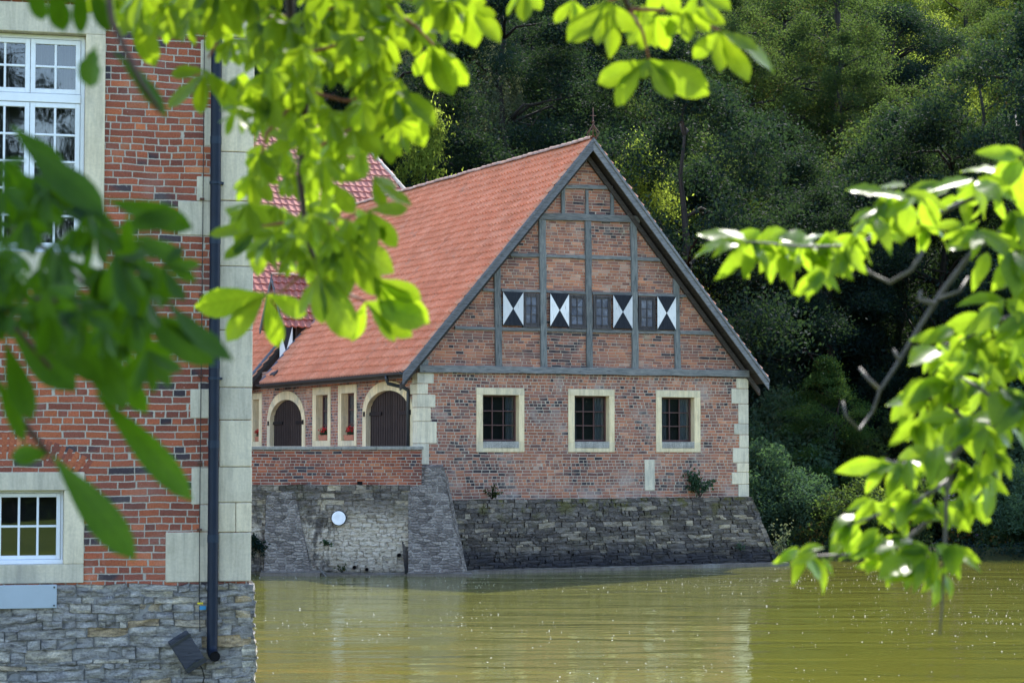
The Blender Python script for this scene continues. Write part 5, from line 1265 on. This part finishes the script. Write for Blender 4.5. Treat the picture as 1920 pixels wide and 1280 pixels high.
stem.build('bough', M['twig_red'], br, smooth=True, xf=OI); pt.build('leaf_stalks', M['petiole'], br, smooth=True, xf=OI); lv.build('foliage', M['lf_chest'], br, smooth=True, xf=OI)

# --- sprig at the top centre
o0 = at(1165, -120, 4.9); OI = Matrix.Translation(-o0); rs = random.Random(31); D = 4.9
sp = tag(empty('chestnut_branch', tuple(o0)), 'small chestnut sprig hanging into the top edge right of the birch', 'branch')
stem = MB(); lv = MB(); pt = MB()
stem.tube([at(1165, -120, D), at(1165, -20, D), at(1180, 20, D)], [.008, .007, .006], 8)
for sb in ([(1180, 18), (1205, 60), (1217, 112)], [(1180, 18), (1270, 20), (1350, 58)], [(1170, -10), (1150, 0), (1137, 2)], [(1170, -40), (1110, -20), (1075, 0)], [(1165, -60), (1050, -40), (985, -30)]): pt.tube([at(x, y, D) for x, y in sb], [.005, .004, .003], 6)
for c, tips in [((1217, 112), [(1120, 156), (1157, 202), (1262, 185), (1330, 178), (1205, 150)]), ((1350, 58), [(1404, 152), (1451, 138), (1350, 135), (1300, 110), (1420, 95)]), ((1137, 2), [(1064, 80), (1120, 84), (1143, 110), (1190, 60)]), ((1075, 0), [(1078, 46), (1040, 44), (1105, 55)]), ((985, -30), [(983, 42), (1015, 20), (950, 30)]),
                ((1290, 10), [(1360, 45), (1330, 62), (1290, 80), (1250, 70)]), ((1230, 30), [(1200, 95), (1250, 95), (1290, 55)]), ((1205, 10), [(1180, 85), (1165, 60), (1230, 90)]), ((1310, -20), [(1370, 20), (1345, 40), (1290, 40)]), ((1240, -40), [(1220, 30), (1270, 30)])]: fan_to(lv, D, c, tips, rs, .40)
stem.build('bough', M['twig_red'], sp, smooth=True, xf=OI); pt.build('leaf_stalks', M['petiole'], sp, smooth=True, xf=OI); lv.build('foliage', M['lf_chest'], sp, smooth=True, xf=OI)

# --- dark branch close to the lens, lower left
D = 3.3; o0 = at(-300, 420, D); OI = Matrix.Translation(-o0); rs = random.Random(41)
db = tag(empty('chestnut_branch', tuple(o0)), 'blurred dark green chestnut branch very near at the lower left over the manor window', 'branch')
stem = MB(); lv = MB()
for p in ([(-300, 420), (-100, 520), (40, 625), (95, 690)], [(-300, 420), (-60, 380), (90, 470), (190, 560)], [(-80, 530), (60, 560), (200, 570), (260, 580)], [(-60, 640), (20, 760), (90, 850)], [(190, -120), (210, 40), (262, 150), (300, 210)]): stem.tube([at(x, y, D) for x, y in p], [.006, .005, .004, .0035][:len(p)], 8)
EX = [((97, 852), (255, 1050), .34), ((95, 850), (20, 858), .75), ((192, 640), (278, 776), .42), ((178, 735), (362, 940), .27), ((20, 620), (142, 732), .50), ((310, 560), (438, 675), .36), ((250, 580), (402, 684), .52), ((20, 235), (125, 330), .44), ((40, 270), (198, 400), .38), ((-10, 300), (110, 400), .42), ((60, 330), (200, 420), .45), ((100, 340), (230, 470), .40), ((200, 375), (362, 428), .42),
      ((250, 440), (345, 490), .5), ((240, 400), (238, 530), .5), ((210, 430), (340, 400), .4), ((262, 480), (335, 560), .45), ((180, 85), (168, 165), 1.05), ((212, 95), (312, 222), .30), ((95, -30), (120, 60), .6), ((60, -40), (80, 40), .7), ((150, -40), (152, 66), .4), ((165, -30), (205, 60), .5),
      ((140, 540), (250, 640), .42), ((60, 560), (200, 720), .40), ((10, 640), (60, 790), .42), ((-10, 700), (45, 830), .30), ((120, 480), (300, 600), .36), ((220, 600), (330, 700), .5), ((150, 610), (235, 770), .42), ((300, 600), (420, 650), .4)]
for a, b, wr in EX:
    d = D + rs.uniform(-.12, .12); A, B = at(*a, d), at(*b, d + rs.uniform(-.05, .05)); leaflet(lv, A, B, Vector((rs.uniform(-.5, .5), -1, rs.uniform(-.3, .8))), (B - A).length * wr * .72, rs.uniform(-.10, .10), rs.uniform(.0, .25), chest)
for k in range(125):
    c = (rs.uniform(-120, 310), rs.uniform(290, 680))
    if c[1] < 310 + max(0, c[0]) * .62 - 30 or c[1] > 590 + c[0] * .30: continue
    fan(lv, D + rs.uniform(-.3, .3), c, rs.uniform(20, 100), rs.uniform(50, 105), rs, 5, 34, .8, .28)
for k in range(26):                                  # unseen leaves added above the frame to shade the part in view
    c = (rs.uniform(-260, 120), rs.uniform(-420, -150)); fan(lv, D + rs.uniform(.1, .9), c, rs.uniform(50, 130), rs.uniform(130, 190), rs, 6, 34, .5, .5)
for k in range(150):  # unseen blocker leaves added toward the sun to darken this branch
    tt = rs.uniform(.55, 2.3); q = at(rs.uniform(-40, 330), rs.uniform(250, 700), D) + sdir * tt + Vector((rs.gauss(0, .10), rs.gauss(0, .10), rs.gauss(0, .10)))
    py_ = 850 - (q.z - CAM_H) / q.y * FPX; px_ = 960 + q.x / q.y * FPX
    if py_ > -190: continue
    fan(lv, q.y, (px_, py_), rs.uniform(0, 360), .17 / q.y * FPX, rs, 6, 52, .5, .55)
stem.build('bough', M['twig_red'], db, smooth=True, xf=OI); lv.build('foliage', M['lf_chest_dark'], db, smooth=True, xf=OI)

# --- cherry branches on the right
D = 5.0; o0 = at(2200, 200, D); OI = Matrix.Translation(-o0); rs = random.Random(52)
cb = tag(empty('cherry_branch', tuple(o0)), 'glossy leaved cherry branch with grey twigs reaching in from the right edge', 'branch')
stem = MB(); lv = MB(); pt = MB()
ST = [([(2200, 200), (2020, 330), (1900, 422), (1830, 464), (1765, 548), (1720, 619), (1687, 675), (1650, 731), (1637, 771), (1611, 805), (1586, 779), (1580, 752)], (.008, .0022)),
      ([(1650, 731), (1630, 712), (1612, 690)], (.005, .003)), ([(1752, 570), (1722, 560), (1726, 545)], (.006, .004)), ([(1687, 675), (1675, 655)], (.005, .003)), ([(1760, 560), (1800, 545), (1815, 520)], (.005, .003)),
      ([(2150, 250), (2000, 310), (1900, 350), (1820, 372), (1740, 410), (1660, 440), (1590, 462), (1500, 462), (1430, 455), (1385, 452)], (.008, .002)), ([(1730, 470), (1710, 505), (1668, 530), (1632, 512), (1612, 492)], (.006, .003)), ([(1560, 470), (1590, 500), (1600, 520)], (.004, .003)),
      ([(2200, 640), (2000, 730), (1900, 775), (1835, 810), (1790, 850), (1775, 930), (1772, 1010), (1768, 1090), (1766, 1140), (1762, 1190)], (.009, .0022)), ([(1790, 850), (1740, 860), (1690, 870), (1660, 862)], (.006, .003)), ([(1778, 900), (1720, 940), (1660, 960), (1590, 985)], (.006, .003)),
      ([(1775, 950), (1700, 1010), (1600, 1040), (1530, 1042), (1500, 1035)], (.006, .003)), ([(2000, 730), (1900, 690), (1820, 660), (1760, 640)], (.007, .003)), ([(2100, 560), (1980, 560), (1880, 600), (1800, 640)], (.008, .003)), ([(2100, 420), (1980, 440), (1910, 480)], (.008, .004)), ([(1835, 810), (1780, 760), (1730, 740)], (.006, .003)), ([(1900, 775), (1840, 730), (1790, 700)], (.006, .003))]
paths = []
for p, (r0, r1) in ST:
    P = [at(x, y, D + rs.uniform(-.05, .05)) for x, y in p]; n = len(P); stem.tube(P, [r0 + (r1 - r0) * k / (n - 1) for k in range(n)], 8)
def cleaf(a, ang, L, d, up=None):
    tx, ty = a[0] + L * math.cos(R(ang)), a[1] + L * math.sin(R(ang)); dd = d + rs.uniform(-.07, .07)
    A, B = at(*a, d), at(tx, ty, dd); s_ = up if up is not None else rs.random()
    glint = s_ < .30
    nv = Vector((rs.uniform(-.25, .6), -rs.uniform(.45, .85), 1.0)) if glint else Vector((rs.uniform(-1, 1), -1.0, rs.uniform(-.2, .7)))
    leaflet(lv, A, B, nv, (B - A).length * rs.uniform(.30, .41) * (1.6 if glint else 1.0), rs.uniform(.02, .18) * (.4 if glint else 1.0), rs.uniform(.05, .30), cherry)
def cluster(x, y, n, L, d=None, a0=20, a1=170, sp=16):
    d = D + rs.uniform(-.18, .18) if d is None else d
    for k in range(max(2, int(n * 1.0))):
        a = rs.uniform(a0, a1); c = (x + rs.uniform(-sp, sp), y + rs.uniform(-sp, sp) * .7); cleaf(c, a, L * rs.uniform(.75, 1.15), d)
for a_, ang_, L_, u_ in (((1386, 452), 172, 70, .1), ((1392, 456), 128, 88, .9), ((1388, 455), 150, 62, .9), ((1398, 450), 200, 55, .1), ((1408, 456), 100, 70, .9)): cleaf(a_, ang_, L_, D, u_)
# leaves along the upper left shoot, then the masses on the right
for x, y, n, L in [(1390, 455, 5, 72), (1420, 440, 5, 62), (1455, 455, 7, 66), (1490, 440, 6, 64), (1520, 465, 7, 70), (1555, 440, 6, 66), (1575, 470, 6, 70), (1600, 440, 4, 66), (1540, 500, 5, 66), (1480, 480, 5, 60), (1635, 400, 5, 74), (1660, 375, 6, 74), (1690, 360, 6, 72), (1700, 400, 6, 66), (1720, 380, 5, 76), (1745, 410, 4, 66), (1640, 440, 3, 60),
                   (1790, 355, 5, 76), (1830, 340, 6, 74), (1860, 360, 5, 70), (1890, 320, 6, 82), (1920, 300, 6, 85), (1820, 420, 5, 66), (1850, 430, 5, 70), (1900, 400, 5, 78), (1900, 470, 6, 80), (1860, 480, 4, 76), (1925, 520, 6, 84)]: cluster(x, y, n, L, None, 10 if y < 470 else 40, 190 if y < 470 else 150)
for x, y, n, L in [(1800, 620, 5, 78), (1840, 590, 6, 80), (1890, 570, 6, 84), (1930, 600, 6, 84), (1770, 650, 6, 76), (1820, 660, 7, 80), (1870, 640, 7, 84), (1915, 670, 7, 84), (1750, 720, 5, 74), (1790, 710, 7, 80), (1840, 715, 7, 84), (1890, 735, 6, 84), (1930, 760, 6, 84), (1725, 740, 6, 76), (1765, 770, 7, 80), (1810, 790, 6, 80), (1850, 800, 5, 76), (1735, 790, 5, 84),
                   (1690, 865, 5, 80), (1665, 862, 4, 82), (1725, 850, 5, 76), (1760, 840, 5, 76), (1800, 860, 5, 74), (1835, 880, 5, 70), (1860, 850, 4, 66), (1640, 940, 5, 66), (1605, 970, 5, 62), (1680, 940, 5, 72), (1720, 930, 6, 76), (1760, 950, 5, 72), (1810, 930, 5, 66), (1850, 905, 4, 62), (1600, 1000, 4, 60), (1660, 1000, 6, 76), (1700, 1010, 7, 78), (1745, 1030, 7, 76), (1790, 1030, 5, 66), (1670, 1050, 4, 66), (1720, 1060, 5, 62), (1765, 1070, 4, 66), (1505, 1034, 5, 72), (1535, 1036, 3, 54), (1880, 790, 4, 74)]: cluster(x, y, n, L, None, 25, 178)
stem.build('bough', M['twig'], cb, smooth=True, xf=OI); lv.build('foliage', M['lf_cherry'], cb, smooth=True, xf=OI)
